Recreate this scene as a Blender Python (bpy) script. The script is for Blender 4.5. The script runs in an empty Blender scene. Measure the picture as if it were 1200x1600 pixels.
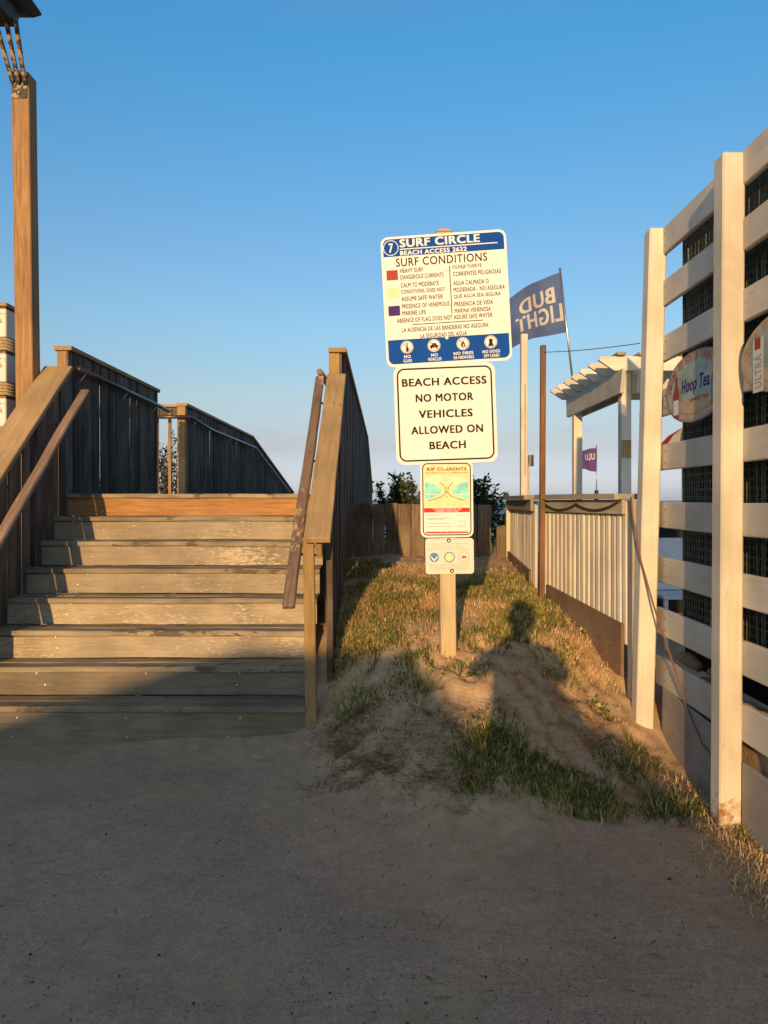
import bpy, bmesh, math, random
import numpy as np
from mathutils import Vector, Matrix, Euler

random.seed(7)
RNG = np.random.default_rng(11)
scene = bpy.context.scene
COL = scene.collection
R = math.radians

# ---------------------------------------------------------------- camera, sky, sun, exposure
cam_d = bpy.data.cameras.new('camera'); cam = bpy.data.objects.new('camera', cam_d); COL.objects.link(cam)
cam_d.sensor_fit = 'VERTICAL'; cam_d.sensor_height = 36.0; cam_d.lens = 1150 / 1600 * 36
cam_d.shift_y = -18 / 1600
cam_d.clip_start = 0.05; cam_d.clip_end = 60000
cam.location = (0, 0, 1.5); cam.rotation_euler = (R(90), 0, 0)
scene.camera = cam

SUN_EL, SUN_AZ = 9.3, 10.1          # low sun behind the viewer's left shoulder; light travels towards +Y, 10 degrees to the right
sun_dir = Vector((-math.sin(R(SUN_AZ)) * math.cos(R(SUN_EL)), -math.cos(R(SUN_AZ)) * math.cos(R(SUN_EL)), math.sin(R(SUN_EL))))
world = bpy.data.worlds.new('World'); scene.world = world; world.use_nodes = True
wn = world.node_tree.nodes; wl = world.node_tree.links
for n in list(wn): wn.remove(n)
wout = wn.new('ShaderNodeOutputWorld'); wbg = wn.new('ShaderNodeBackground')
sky = wn.new('ShaderNodeTexSky'); sky.sky_type = 'NISHITA'; sky.sun_disc = False
sky.sun_elevation = R(SUN_EL); sky.sun_rotation = R(180 + SUN_AZ)
sky.altitude = 0; sky.air_density = 1.0; sky.dust_density = 0.6; sky.ozone_density = 2.0
wbg.inputs['Strength'].default_value = 0.15
# dome tint by elevation (same in every direction), lifted and warmed overhead to brighten the shade; thin cloud streaks low down
wtc = wn.new('ShaderNodeTexCoord'); wsep = wn.new('ShaderNodeSeparateXYZ'); wl.new(wtc.outputs['Generated'], wsep.inputs[0])
wr_ = wn.new('ShaderNodeValToRGB'); wl.new(wsep.outputs[2], wr_.inputs[0])
_st = [(0.012, (0.419, 0.482, 0.937)), (0.07, (0.41, 0.353, 0.449)), (0.138, (0.506, 0.46, 0.457)), (0.23, (0.493, 0.561, 0.588)), (0.313, (0.468, 0.595, 0.654)), (0.535, (0.29, 0.702, 0.866)), (0.78, (0.95, 0.78, 0.74)), (1.0, (0.98, 0.77, 0.71))]
while len(wr_.color_ramp.elements) < len(_st): wr_.color_ramp.elements.new(.5)
for _e, (_p, _c) in zip(wr_.color_ramp.elements, _st): _e.position = _p; _e.color = (*_c, 1)
wm = wn.new('ShaderNodeVectorMath'); wm.operation = 'MULTIPLY'; wl.new(sky.outputs[0], wm.inputs[0]); wl.new(wr_.outputs[0], wm.inputs[1])
ws = wn.new('ShaderNodeVectorMath'); ws.operation = 'SCALE'; ws.inputs['Scale'].default_value = 2.0; wl.new(wm.outputs[0], ws.inputs[0])
wmap = wn.new('ShaderNodeMapping'); wmap.inputs['Scale'].default_value = (5, 5, 26); wl.new(wtc.outputs['Generated'], wmap.inputs[0])
wno = wn.new('ShaderNodeTexNoise'); wno.inputs['Scale'].default_value = 1.2; wno.inputs['Detail'].default_value = 6; wl.new(wmap.outputs[0], wno.inputs['Vector'])
wc = wn.new('ShaderNodeValToRGB'); wl.new(wno.outputs[0], wc.inputs[0]); wc.color_ramp.elements[0].position = .5; wc.color_ramp.elements[0].color = (0, 0, 0, 1); wc.color_ramp.elements[1].position = .72; wc.color_ramp.elements[1].color = (.45, .45, .45, 1)
wb2 = wn.new('ShaderNodeValToRGB'); wl.new(wsep.outputs[2], wb2.inputs[0]); wb2.color_ramp.elements[0].position = .02; wb2.color_ramp.elements[0].color = (1, 1, 1, 1); wb2.color_ramp.elements[1].position = .17; wb2.color_ramp.elements[1].color = (0, 0, 0, 1)
wcm = wn.new('ShaderNodeMath'); wcm.operation = 'MULTIPLY'; wl.new(wc.outputs[0], wcm.inputs[0]); wl.new(wb2.outputs[0], wcm.inputs[1])
wmx = wn.new('ShaderNodeMix'); wmx.data_type = 'RGBA'; wl.new(wcm.outputs[0], wmx.inputs[0]); wl.new(ws.outputs[0], wmx.inputs[6]); wmx.inputs[7].default_value = (3.0, 2.95, 3.1, 1)
wl.new(wmx.outputs[2], wbg.inputs[0]); wl.new(wbg.outputs[0], wout.inputs[0])

sun_l = bpy.data.lights.new('sun', 'SUN'); sun_l.energy = 4.8; sun_l.angle = R(0.53); sun_l.color = (1.0, 0.63, 0.27)
sun = bpy.data.objects.new('sun', sun_l); COL.objects.link(sun)
sun.rotation_euler = sun_dir.to_track_quat('Z', 'Y').to_euler(); sun.location = sun_dir * 60
scene.view_settings.view_transform = 'Standard'; scene.view_settings.look = 'None'
scene.view_settings.exposure = 0.0; scene.view_settings.gamma = 1.0; scene.view_settings.use_curve_mapping = False
scene.cycles.max_bounces = 6

# ---------------------------------------------------------------- helpers
def tag(o, label=None, cat=None, group=None, kind=None):
    if label: o['label'] = label
    if cat: o['category'] = cat
    if group: o['group'] = group
    if kind: o['kind'] = kind
    return o
def empty(name, loc=(0, 0, 0), label=None, cat=None, group=None):
    o = bpy.data.objects.new(name, None); COL.objects.link(o); o.location = loc; o.empty_display_size = .1
    return tag(o, label, cat, group)
def link(name, me, mat=None, parent=None, mw=None):
    o = bpy.data.objects.new(name, me); COL.objects.link(o)
    if mat and not me.materials: me.materials.append(mat)
    if mw is not None: o.matrix_world = mw
    if parent is not None:
        o.parent = parent
        o.matrix_parent_inverse = PW(parent).inverted()
    return o
def PW(o):
    m = Matrix.LocRotScale(o.location, o.rotation_euler, o.scale)
    if o.parent: m = PW(o.parent) @ o.matrix_parent_inverse @ m
    return m
def bm_obj(name, bm, mat, parent=None, smooth=False, mw=None):
    me = bpy.data.meshes.new(name); bm.to_mesh(me); bm.free()
    if smooth:
        for p in me.polygons: p.use_smooth = True
    return link(name, me, mat, parent, mw)
_cache = {}
def box_mesh(l, w, t, bev, mat, cuts=0, jit=0, seed=0):
    key = (round(l, 3), round(w, 3), round(t, 3), bev, mat.name, cuts, jit, seed)
    if key in _cache: return _cache[key]
    bm = bmesh.new(); bmesh.ops.create_cube(bm, size=1)
    bmesh.ops.scale(bm, vec=(l, w, t), verts=bm.verts)
    if bev: bmesh.ops.bevel(bm, geom=bm.edges[:], offset=bev, segments=1, affect='EDGES', clamp_overlap=True)
    if cuts:
        rr = random.Random(seed)
        for i in range(1, cuts + 1):
            x = -l / 2 + l * i / (cuts + 1)
            bmesh.ops.bisect_plane(bm, geom=bm.verts[:] + bm.edges[:] + bm.faces[:], plane_co=(x, 0, 0), plane_no=(1, 0, 0))
        offs = {}
        for v in bm.verts:
            k = round(v.co.x, 2)
            if k not in offs: offs[k] = (rr.uniform(-jit, jit), rr.uniform(-jit, jit))
            v.co.y += offs[k][0] + rr.uniform(-jit, jit) * .4; v.co.z += offs[k][1] + rr.uniform(-jit, jit) * .4
    me = bpy.data.meshes.new('board'); bm.to_mesh(me); bm.free(); me.materials.append(mat)
    _cache[key] = me
    return me
def frame(p0, p1, up=(0, 0, 1)):
    p0 = Vector(p0); p1 = Vector(p1); x = (p1 - p0).normalized(); up = Vector(up)
    y = up.cross(x)
    if y.length < 1e-5: y = Vector((0, 1, 0)).cross(x)
    y.normalize(); z = x.cross(y)
    m = Matrix((x, y, z)).transposed().to_4x4(); m.translation = (p0 + p1) / 2
    return m
def beam(name, p0, p1, w, t, mat, parent=None, up=(0, 0, 1), bev=.003, cuts=0, jit=0, seed=0):
    """a board from p0 to p1: t thick along 'up', w across it"""
    L = (Vector(p1) - Vector(p0)).length
    return link(name, box_mesh(L, w, t, min(bev, t * .25, w * .25), mat, cuts, jit, seed), mat, parent, frame(p0, p1, up))
def post(name, x, y, z0, z1, wx, wy, mat, parent=None, lean=(0, 0), bev=.004):
    return beam(name, (x, y, z0), (x + lean[0], y + lean[1], z1), wx, wy, mat, parent, up=(0, 1, 0), bev=bev)
def tube_bm(bm, pts, rad, seg=8, caps=True):
    pts = [Vector(p) for p in pts]; rings = []
    n = len(pts); radii = rad if hasattr(rad, '__len__') else [rad] * n
    ref = None
    for i, p in enumerate(pts):
        t = (pts[min(i + 1, n - 1)] - pts[max(i - 1, 0)]).normalized()
        if ref is None: ref = Vector((0, 0, 1)) if abs(t.z) < .9 else Vector((0, 1, 0))
        a = ref - t * ref.dot(t); a.normalize(); b = t.cross(a); ref = a
        rings.append([bm.verts.new(p + (a * math.cos(2 * math.pi * k / seg) + b * math.sin(2 * math.pi * k / seg)) * radii[i]) for k in range(seg)])
    for i in range(n - 1):
        for k in range(seg):
            bm.faces.new((rings[i][k], rings[i][(k + 1) % seg], rings[i + 1][(k + 1) % seg], rings[i + 1][k]))
    if caps:
        bm.faces.new(rings[0][::-1]); bm.faces.new(rings[-1])
def tube(name, pts, rad, mat, parent=None, seg=8):
    bm = bmesh.new(); tube_bm(bm, pts, rad, seg)
    return bm_obj(name, bm, mat, parent, smooth=True)
def prism(name, poly, axis_vec, mat, parent=None, bev=0, mw=None):
    """extrude a closed 3-D polygon along a vector"""
    bm = bmesh.new(); vs = [bm.verts.new(p) for p in poly]; f = bm.faces.new(vs)
    r = bmesh.ops.extrude_face_region(bm, geom=[f])
    bmesh.ops.translate(bm, vec=axis_vec, verts=[v for v in r['geom'] if isinstance(v, bmesh.types.BMVert)])
    bmesh.ops.recalc_face_normals(bm, faces=bm.faces)
    if bev: bmesh.ops.bevel(bm, geom=bm.edges[:], offset=bev, segments=1, affect='EDGES')
    return bm_obj(name, bm, mat, parent, mw=mw)

# ---------------------------------------------------------------- materials
def newmat(name):
    m = bpy.data.materials.new(name); m.use_nodes = True
    nt = m.node_tree; b = nt.nodes['Principled BSDF']
    return m, nt, b
def N(nt, t, **kw):
    n = nt.nodes.new(t)
    for k, v in kw.items():
        if k in n.inputs: n.inputs[k].default_value = v
        else: setattr(n, k, v)
    return n
def c4(c): return (c[0], c[1], c[2], 1)
def ramp(nt, fac, stops):
    r = nt.nodes.new('ShaderNodeValToRGB'); e = r.color_ramp.elements
    while len(e) < len(stops): e.new(.5)
    for i, (p, c) in enumerate(stops): e[i].position = p; e[i].color = c4(c)
    nt.links.new(fac, r.inputs[0]); return r.outputs[0]
def mixc(nt, fac, a, b, mode='MIX'):
    m = nt.nodes.new('ShaderNodeMix'); m.data_type = 'RGBA'; m.blend_type = mode
    for s, v in ((m.inputs[0], fac), (m.inputs[6], a), (m.inputs[7], b)):
        if hasattr(v, 'links') or hasattr(v, 'is_output'): nt.links.new(v, s)
        elif hasattr(v, '__len__'): s.default_value = c4(v)
        else: s.default_value = v
    return m.outputs[2]
def math_n(nt, op, a, b=0.0):
    m = nt.nodes.new('ShaderNodeMath'); m.operation = op
    for s, v in ((m.inputs[0], a), (m.inputs[1], b)):
        if hasattr(v, 'is_output'): nt.links.new(v, s)
        else: s.default_value = v
    return m.outputs[0]
def plain(name, c, rough=.6, metal=0.0, var=.12, scale=30, bump=0.0, spec=.4):
    if name.startswith(('sign', 'logo')): rough, spec = .85, .08
    m, nt, b = newmat(name)
    tc = N(nt, 'ShaderNodeTexCoord'); no = N(nt, 'ShaderNodeTexNoise', Scale=scale, Detail=5.0)
    nt.links.new(tc.outputs['Object'], no.inputs['Vector'])
    lo = [x * (1 - var) for x in c]; hi = [min(1, x * (1 + var)) for x in c]
    nt.links.new(ramp(nt, no.outputs[0], [(.3, lo), (.7, hi)]), b.inputs['Base Color'])
    b.inputs['Roughness'].default_value = rough; b.inputs['Metallic'].default_value = metal
    b.inputs['Specular IOR Level'].default_value = spec
    if bump:
        bp = N(nt, 'ShaderNodeBump', Strength=bump, Distance=.004); nt.links.new(no.outputs[0], bp.inputs['Height']); nt.links.new(bp.outputs[0], b.inputs['Normal'])
    return m
def wood(name, dark, light, scale=1.0, rough=.8, wear=None, wear_amt=.5, wear_scale=9, bump=.5, stain=.35, spread=.36):
    """grain along local X, offset per board; optional peeled / worn patches of another colour"""
    m, nt, b = newmat(name); L = nt.links.new
    tc = N(nt, 'ShaderNodeTexCoord'); oi = N(nt, 'ShaderNodeObjectInfo')
    add = N(nt, 'ShaderNodeVectorMath', operation='ADD')
    comb = N(nt, 'ShaderNodeCombineXYZ')
    for i, k in enumerate((37.0, 19.0, 53.0)): L(math_n(nt, 'MULTIPLY', oi.outputs['Random'], k), comb.inputs[i])
    L(tc.outputs['Object'], add.inputs[0]); L(comb.outputs[0], add.inputs[1])
    mp = N(nt, 'ShaderNodeMapping'); mp.inputs['Scale'].default_value = (1.6 * scale, 22 * scale, 22 * scale); L(add.outputs[0], mp.inputs[0])
    warp = N(nt, 'ShaderNodeTexNoise', Scale=1.3, Detail=2.0); L(mp.outputs[0], warp.inputs['Vector'])
    g1 = N(nt, 'ShaderNodeTexNoise', Scale=2.2, Detail=8.0, Roughness=.65, Distortion=.6); L(mp.outputs[0], g1.inputs['Vector'])
    mp2 = N(nt, 'ShaderNodeMapping'); mp2.inputs['Scale'].default_value = (4 * scale, 120 * scale, 120 * scale); L(add.outputs[0], mp2.inputs[0])
    g2 = N(nt, 'ShaderNodeTexNoise', Scale=1.0, Detail=3.0); L(mp2.outputs[0], g2.inputs['Vector'])
    h = math_n(nt, 'ADD', math_n(nt, 'MULTIPLY', g1.outputs[0], .7), math_n(nt, 'MULTIPLY', g2.outputs[0], .3))
    col = ramp(nt, h, [(.34, dark), (.62, light)])
    # broad stains, different on every board
    st = N(nt, 'ShaderNodeTexNoise', Scale=2.6, Detail=4.0); L(add.outputs[0], st.inputs['Vector'])
    stv = ramp(nt, st.outputs[0], [(.35, (1 - stain,) * 3), (.65, (1, 1, 1))])
    col = mixc(nt, 1.0, col, stv, 'MULTIPLY')
    rv = math_n(nt, 'ADD', math_n(nt, 'MULTIPLY', oi.outputs['Random'], spread), 1 - spread / 2)
    rc = N(nt, 'ShaderNodeCombineXYZ')
    for i in range(3): L(rv, rc.inputs[i])
    col = mixc(nt, 1.0, col, rc.outputs[0], 'MULTIPLY')
    if wear:
        w = N(nt, 'ShaderNodeTexNoise', Scale=wear_scale, Detail=9.0, Roughness=.7); 
        mp3 = N(nt, 'ShaderNodeMapping'); mp3.inputs['Scale'].default_value = (.55, 1.6, 1.6); L(add.outputs[0], mp3.inputs[0]); L(mp3.outputs[0], w.inputs['Vector'])
        area = N(nt, 'ShaderNodeTexNoise', Scale=1.4, Detail=2.0); L(add.outputs[0], area.inputs['Vector'])
        wv = math_n(nt, 'ADD', w.outputs[0], math_n(nt, 'MULTIPLY', math_n(nt, 'SUBTRACT', area.outputs[0], .5), .55))
        msk = ramp(nt, wv, [(.60 - .12 * wear_amt, (0, 0, 0)), (.63 - .12 * wear_amt, (1, 1, 1))])
        col = mixc(nt, msk, col, wear)
    L(col, b.inputs['Base Color']); b.inputs['Roughness'].default_value = rough; b.inputs['Specular IOR Level'].default_value = .25
    bp = N(nt, 'ShaderNodeBump', Strength=bump, Distance=.004); L(h, bp.inputs['Height']); L(bp.outputs[0], b.inputs['Normal'])
    return m

M = {}
M['picket'] = wood('weathered_picket', (.085, .066, .052), (.22, .165, .122), bump=.9, stain=.5, spread=.9)
M['cap'] = wood('painted_tan_cap', (.34, .225, .10), (.48, .33, .16), scale=.7, wear=(.13, .075, .035), wear_amt=-.75, bump=.4, stain=.25)
M['newel'] = wood('newel_wood', (.30, .19, .075), (.47, .31, .14), bump=.6)
M['riser'] = wood('worn_painted_riser', (.31, .25, .17), (.42, .34, .235), wear=(.52, .43, .31), wear_amt=.15, wear_scale=46, bump=.35, stain=.35)
M['riser_low'] = wood('dark_low_riser', (.19, .155, .11), (.30, .245, .175), bump=.6, stain=.4)  # darker tone for the two lowest risers, without pale flecks
M['tread'] = wood('worn_painted_tread', (.26, .205, .135), (.38, .31, .21), wear=(.13, .10, .07), wear_amt=0, bump=.8, stain=.4)
M['fresh'] = wood('new_orange_riser', (.36, .17, .055), (.58, .31, .12), bump=.5, stain=.2)
M['deck'] = wood('grey_deck_plank', (.14, .115, .09), (.25, .21, .17), bump=.7)
M['lamp_wood'] = wood('lamp_post_wood', (.22, .115, .05), (.43, .255, .115), scale=.8, bump=.4, stain=.25)
M['sign_wood'] = wood('sign_post_wood', (.42, .31, .16), (.62, .49, .30), scale=.8, bump=.4, stain=.2)
M['hand_wood'] = wood('weathered_handrail', (.19, .125, .09), (.33, .23, .165), wear=(.48, .32, .21), wear_amt=-.3, wear_scale=22, bump=.9)
M['pipe'] = plain('brown_pipe_rail', (.10, .075, .065), rough=.35, metal=.6, scale=20)
M['steel'] = plain('dull_steel', (.55, .52, .46), rough=.35, metal=.9)
M['fence_wood'] = wood('old_fence_board', (.12, .088, .06), (.30, .215, .14), bump=.9, stain=.55, spread=.6)
M['white'] = wood('cream_painted_board', (.62, .55, .44), (.70, .635, .52), scale=.8, bump=.4, stain=.24, wear=(.46, .38, .27), wear_amt=-.85, wear_scale=16)
def scuffed_post():
    m = M['white'].copy(); m.name = 'cream_post_with_rusty_foot'; nt = m.node_tree; b = nt.nodes['Principled BSDF']
    src = b.inputs['Base Color'].links[0].from_socket; tc = N(nt, 'ShaderNodeTexCoord'); sp_ = N(nt, 'ShaderNodeSeparateXYZ'); nt.links.new(tc.outputs['Object'], sp_.inputs[0])
    n1 = N(nt, 'ShaderNodeTexNoise', Scale=16.0, Detail=8.0, Roughness=.7); nt.links.new(tc.outputs['Object'], n1.inputs['Vector'])
    v = math_n(nt, 'ADD', math_n(nt, 'MULTIPLY', math_n(nt, 'ADD', sp_.outputs[0], 1.24), -3.2), math_n(nt, 'MULTIPLY', math_n(nt, 'SUBTRACT', n1.outputs[0], .5), 2.2))
    nt.links.new(mixc(nt, ramp(nt, v, [(.2, (0, 0, 0)), (.6, (1, 1, 1))]), src, (.33, .15, .055)), b.inputs['Base Color']); return m
M['white_post'] = scuffed_post()
M['white_worn'] = wood('weathered_white_board', (.34, .29, .22), (.50, .44, .35), bump=.6, stain=.35)
M['skirt'] = wood('grey_plywood', (.38, .34, .28), (.48, .44, .37), scale=.5, bump=.3, stain=.3)
M['brown_skirt'] = wood('brown_skirt_board', (.20, .125, .075), (.33, .22, .14), bump=.6)
M['rust'] = wood('rusty_post', (.17, .08, .035), (.29, .15, .07), bump=.5)
M['wire'] = plain('black_green_wire', (.13, .135, .085), rough=.5, var=.4)
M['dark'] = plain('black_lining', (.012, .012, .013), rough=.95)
M['black_metal'] = plain('black_metal', (.012, .012, .014), rough=.5, spec=.5)
M['rope'] = plain('manila_rope', (.52, .40, .22), rough=.9, scale=60, var=.3, bump=.6)
M['cable'] = plain('cable', (.05, .035, .025), rough=.6)
M['red_cable'] = plain('brown_cable', (.22, .10, .055), rough=.6)
def peel(name, base, under, rough=.6, sc=14, amt=.5):
    m, nt, b = newmat(name); tc = N(nt, 'ShaderNodeTexCoord')
    n1 = N(nt, 'ShaderNodeTexNoise', Scale=float(sc), Detail=9.0, Roughness=.7); nt.links.new(tc.outputs['Object'], n1.inputs['Vector'])
    msk = ramp(nt, n1.outputs[0], [(amt, (0, 0, 0)), (amt + .04, (1, 1, 1))])
    nt.links.new(mixc(nt, msk, base, under), b.inputs['Base Color']); b.inputs['Roughness'].default_value = rough
    bp = N(nt, 'ShaderNodeBump', Strength=.5, Distance=.003); nt.links.new(msk, bp.inputs['Height']); nt.links.new(bp.outputs[0], b.inputs['Normal'])
    return m
M['rust_metal'] = peel('rust_blotched_metal', (.03, .027, .025), (.36, .25, .13), sc=16, amt=.5)
M['piling_paint'] = peel('peeling_white_paint', (.70, .66, .58), (.30, .22, .13), sc=9, amt=.6)

# ---------------------------------------------------------------- ground
def vnoise(x, y, seed):
    xi = np.floor(x).astype(np.int64); yi = np.floor(y).astype(np.int64); xf = x - xi; yf = y - yi
    def h(a, b):
        v = (a * 374761393 + b * 668265263 + seed * 144269) & 0x7fffffff
        v = ((v ^ (v >> 13)) * 1274126177) & 0x7fffffff
        return ((v ^ (v >> 16)) & 0xffff) / 65535.0
    u = xf * xf * (3 - 2 * xf); v = yf * yf * (3 - 2 * yf)
    return (h(xi, yi) * (1 - u) + h(xi + 1, yi) * u) * (1 - v) + (h(xi, yi + 1) * (1 - u) + h(xi + 1, yi + 1) * u) * v
PY = np.array([-100, 2.6, 3.2, 3.6, 4.0, 4.38, 5.0, 6.0, 7.4, 9.0, 12, 20, 40, 55, 70]); PZ = np.array([0, 0, .03, .15, .36, .575, .72, .85, .95, 1.0, .9, .4, -1.2, -2.6, -4.5])
SX = np.array([-6, -2.8, -.55, -.43, 0, .2, .7, 1.1, 1.5, 1.64]); SS = np.array([2.0, 1.6, .95, .8, .28, 0, 0, .3, .66, .75])
DIMPLES = [(RNG.uniform(-.35, 1.5), RNG.uniform(3.35, 4.7), RNG.uniform(.035, .085), RNG.uniform(.012, .034)) for _ in range(190)]
def ground_z(x, y, fine=True):
    x = np.asarray(x, float); y = np.asarray(y, float)
    s = np.interp(x, SX, SS) * np.clip(1 - (y - 5.2) / 3.5, 0, 1)
    z = np.interp(y - s, PY, PZ); z = (z + np.interp(y - s - .12, PY, PZ) + np.interp(y - s + .12, PY, PZ)) / 3
    z = np.where(y > 9, np.interp(y, PY, PZ), z)
    # behind the white wall the soil stands higher, then drops to the bar's yard
    t = np.clip((x - 1.66) / .06, 0, 1)
    yard = np.where(y < 4.5, .40, .25)
    z = np.where((x > 1.66) & (y < 14), z * (1 - t) + yard * t, z)
    z = np.where((x > 1.66) & (y < 1.5), z * np.clip((y + 1) / 2.5, 0, 1), z)
    if fine:
        on = np.clip((z - .015) / .08, 0, 1)
        z = z + on * ((vnoise(x * 3.1, y * 3.1, 1) - .5) * .05 + (vnoise(x * 9, y * 9, 2) - .5) * .022 + (vnoise(x * 26, y * 26, 3) - .5) * .008)
        z = z + (1 - on) * ((vnoise(x * 2, y * 2, 4) - .5) * .016 + (vnoise(x * 6, y * 6, 6) - .5) * .007 + (vnoise(x * 18, y * 18, 5) - .5) * .006)
        for (a, b, r, dp) in DIMPLES:
            q = ((x - a) ** 2 + (y - b) ** 2) / (r * r)
            z = z + on * dp * (-np.exp(-q) + .45 * np.exp(-(np.sqrt(q) - 1.5) ** 2 * 4))
    return z
def gz(x, y): return float(ground_z(np.array([x]), np.array([y]))[0])
def axis(dense0, dense1, step, far):
    a = list(np.arange(dense0, dense1, step)); d = step; v = dense1
    while v < far[1]: a.append(v); d *= 1.35; v += d
    a.append(far[1]); d = step; v = dense0 - step; left = []
    while v > far[0]: left.append(v); d *= 1.35; v -= d
    left.append(far[0])
    return np.array(sorted(left) + a)
gx = axis(-3.2, 2.0, .021, (-400, 400)); gy = axis(1.7, 7.6, .021, (-120, 70))
GX, GY = np.meshgrid(gx, gy); GZ = ground_z(GX, GY)
nv = GX.size; co = np.stack([GX.ravel(), GY.ravel(), GZ.ravel()], 1)
nxg, nyg = len(gx), len(gy)
ii = (np.arange(nyg - 1)[:, None] * nxg + np.arange(nxg - 1)[None, :]).ravel()
quads = np.stack([ii, ii + 1, ii + 1 + nxg, ii + nxg], 1)
gme = bpy.data.meshes.new('ground'); gme.vertices.add(nv); gme.vertices.foreach_set('co', co.ravel())
gme.loops.add(quads.size); gme.loops.foreach_set('vertex_index', quads.ravel())
gme.polygons.add(len(quads)); gme.polygons.foreach_set('loop_start', np.arange(0, quads.size, 4)); gme.polygons.foreach_set('loop_total', np.full(len(quads), 4))
gme.update(); gme.polygons.foreach_set('use_smooth', np.ones(len(quads), bool))
base = ground_z(GX, GY, fine=False)
pathmask = np.clip(1 - (base - .0) / .05 + (vnoise(GX * 4, GY * 4, 9) - .5) * .9 + (vnoise(GX * 13, GY * 13, 10) - .5) * .7 + (vnoise(GX * 34, GY * 34, 12) - .5) * .6 - np.clip((GX - .9) * .35, 0, .6) * (GY > 2.2), 0, 1)
at = gme.attributes.new('path', 'FLOAT', 'POINT'); at.data.foreach_set('value', pathmask.ravel().astype(np.float32))
def ground_material():
    m, nt, b = newmat('sand_and_packed_path'); L = nt.links.new
    tc = N(nt, 'ShaderNodeTexCoord'); P = tc.outputs['Object']
    def noise(s, d=5.0, r=.6):
        n = N(nt, 'ShaderNodeTexNoise', Scale=float(s), Detail=d, Roughness=r); L(P, n.inputs['Vector']); return n.outputs[0]
    # packed sand over asphalt: grey base, drifted tan sand, dark and pale grit
    asphalt = ramp(nt, noise(55, 6), [(.3, (.43, .29, .195)), (.7, (.65, .45, .31))])
    drift = ramp(nt, noise(1.15, 6, .62), [(.38, (0, 0, 0)), (.66, (1, 1, 1))])
    tan = ramp(nt, noise(20, 6), [(.3, (.50, .335, .21)), (.7, (.69, .475, .31))])
    c = mixc(nt, drift, asphalt, tan)
    vo = N(nt, 'ShaderNodeTexVoronoi', Scale=75.0); L(P, vo.inputs['Vector'])
    dk = ramp(nt, vo.outputs['Distance'], [(.20, (1, 1, 1)), (.30, (0, 0, 0))])
    sepc = N(nt, 'ShaderNodeSeparateColor'); L(vo.outputs['Color'], sepc.inputs[0])
    dk = mixc(nt, 1.0, dk, ramp(nt, sepc.outputs[0], [(.6, (0, 0, 0)), (.9, (1, 1, 1))]), 'MULTIPLY')
    dk = mixc(nt, 1.0, dk, ramp(nt, noise(6, 5, .7), [(.44, (0, 0, 0)), (.56, (1, 1, 1))]), 'MULTIPLY')
    c = mixc(nt, dk, c, (.07, .06, .05))
    fine = ramp(nt, noise(150, 4, .75), [(.34, (.55, .55, .55)), (.52, (1, 1, 1))]); c = mixc(nt, 1.0, c, fine, 'MULTIPLY')
    streak = N(nt, 'ShaderNodeMapping'); streak.inputs['Scale'].default_value = (9, 30, 9); L(P, streak.inputs[0]); sn = N(nt, 'ShaderNodeTexNoise', Scale=1.0, Detail=7.0, Roughness=.7); L(streak.outputs[0], sn.inputs['Vector']); c = mixc(nt, 1.0, c, ramp(nt, sn.outputs[0], [(.3, (.82, .82, .82)), (.5, (1, 1, 1))]), 'MULTIPLY')
    vo2 = N(nt, 'ShaderNodeTexVoronoi', Scale=110.0); L(P, vo2.inputs['Vector'])
    lt = ramp(nt, vo2.outputs['Distance'], [(.10, (1, 1, 1)), (.18, (0, 0, 0))])
    lt = mixc(nt, 1.0, lt, ramp(nt, noise(3.3, 3), [(.5, (0, 0, 0)), (.62, (1, 1, 1))]), 'MULTIPLY')
    c = mixc(nt, lt, c, (.5, .46, .41))
    blot = ramp(nt, noise(2.1, 7, .68), [(.36, (.82, .82, .82)), (.64, (1, 1, 1))])
    c = mixc(nt, 1.0, c, blot, 'MULTIPLY')
    sand = ramp(nt, noise(14, 8, .7), [(.3, (.42, .28, .16)), (.7, (.60, .425, .26))])
    lit = ramp(nt, noise(3, 6, .7), [(.5, (0, 0, 0)), (.72, (.7, .7, .7))])
    sand = mixc(nt, lit, sand, (.38, .235, .12))
    a = N(nt, 'ShaderNodeAttribute', attribute_name='path')
    L(mixc(nt, a.outputs['Fac'], sand, c), b.inputs['Base Color'])
    b.inputs['Roughness'].default_value = .95; b.inputs['Specular IOR Level'].default_value = .15
    h = math_n(nt, 'ADD', noise(60, 6, .7), math_n(nt, 'MULTIPLY', noise(220, 3), .5))
    bp = N(nt, 'ShaderNodeBump', Strength=.8, Distance=.011); L(h, bp.inputs['Height']); L(bp.outputs[0], b.inputs['Normal'])
    return m
tag(link('ground', gme, ground_material()), kind='structure')
# sea
def sea_material():
    m, nt, b = newmat('sea_water'); L = nt.links.new
    tc = N(nt, 'ShaderNodeTexCoord'); n = N(nt, 'ShaderNodeTexNoise', Scale=.35, Detail=6.0); L(tc.outputs['Object'], n.inputs['Vector'])
    L(ramp(nt, n.outputs[0], [(.35, (.018, .055, .085)), (.7, (.04, .10, .14))]), b.inputs['Base Color'])
    b.inputs['Roughness'].default_value = .35
    bp = N(nt, 'ShaderNodeBump', Strength=.6, Distance=.4); L(n.outputs[0], bp.inputs['Height']); L(bp.outputs[0], b.inputs['Normal'])
    return m
bm = bmesh.new()
for (x, y) in ((-20000, 48), (20000, 48), (20000, 26000), (-20000, 26000)): bm.verts.new((x, y, -2.3))
bm.faces.new(bm.verts[:]); tag(bm_obj('sea', bm, sea_material()), kind='structure')

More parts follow.
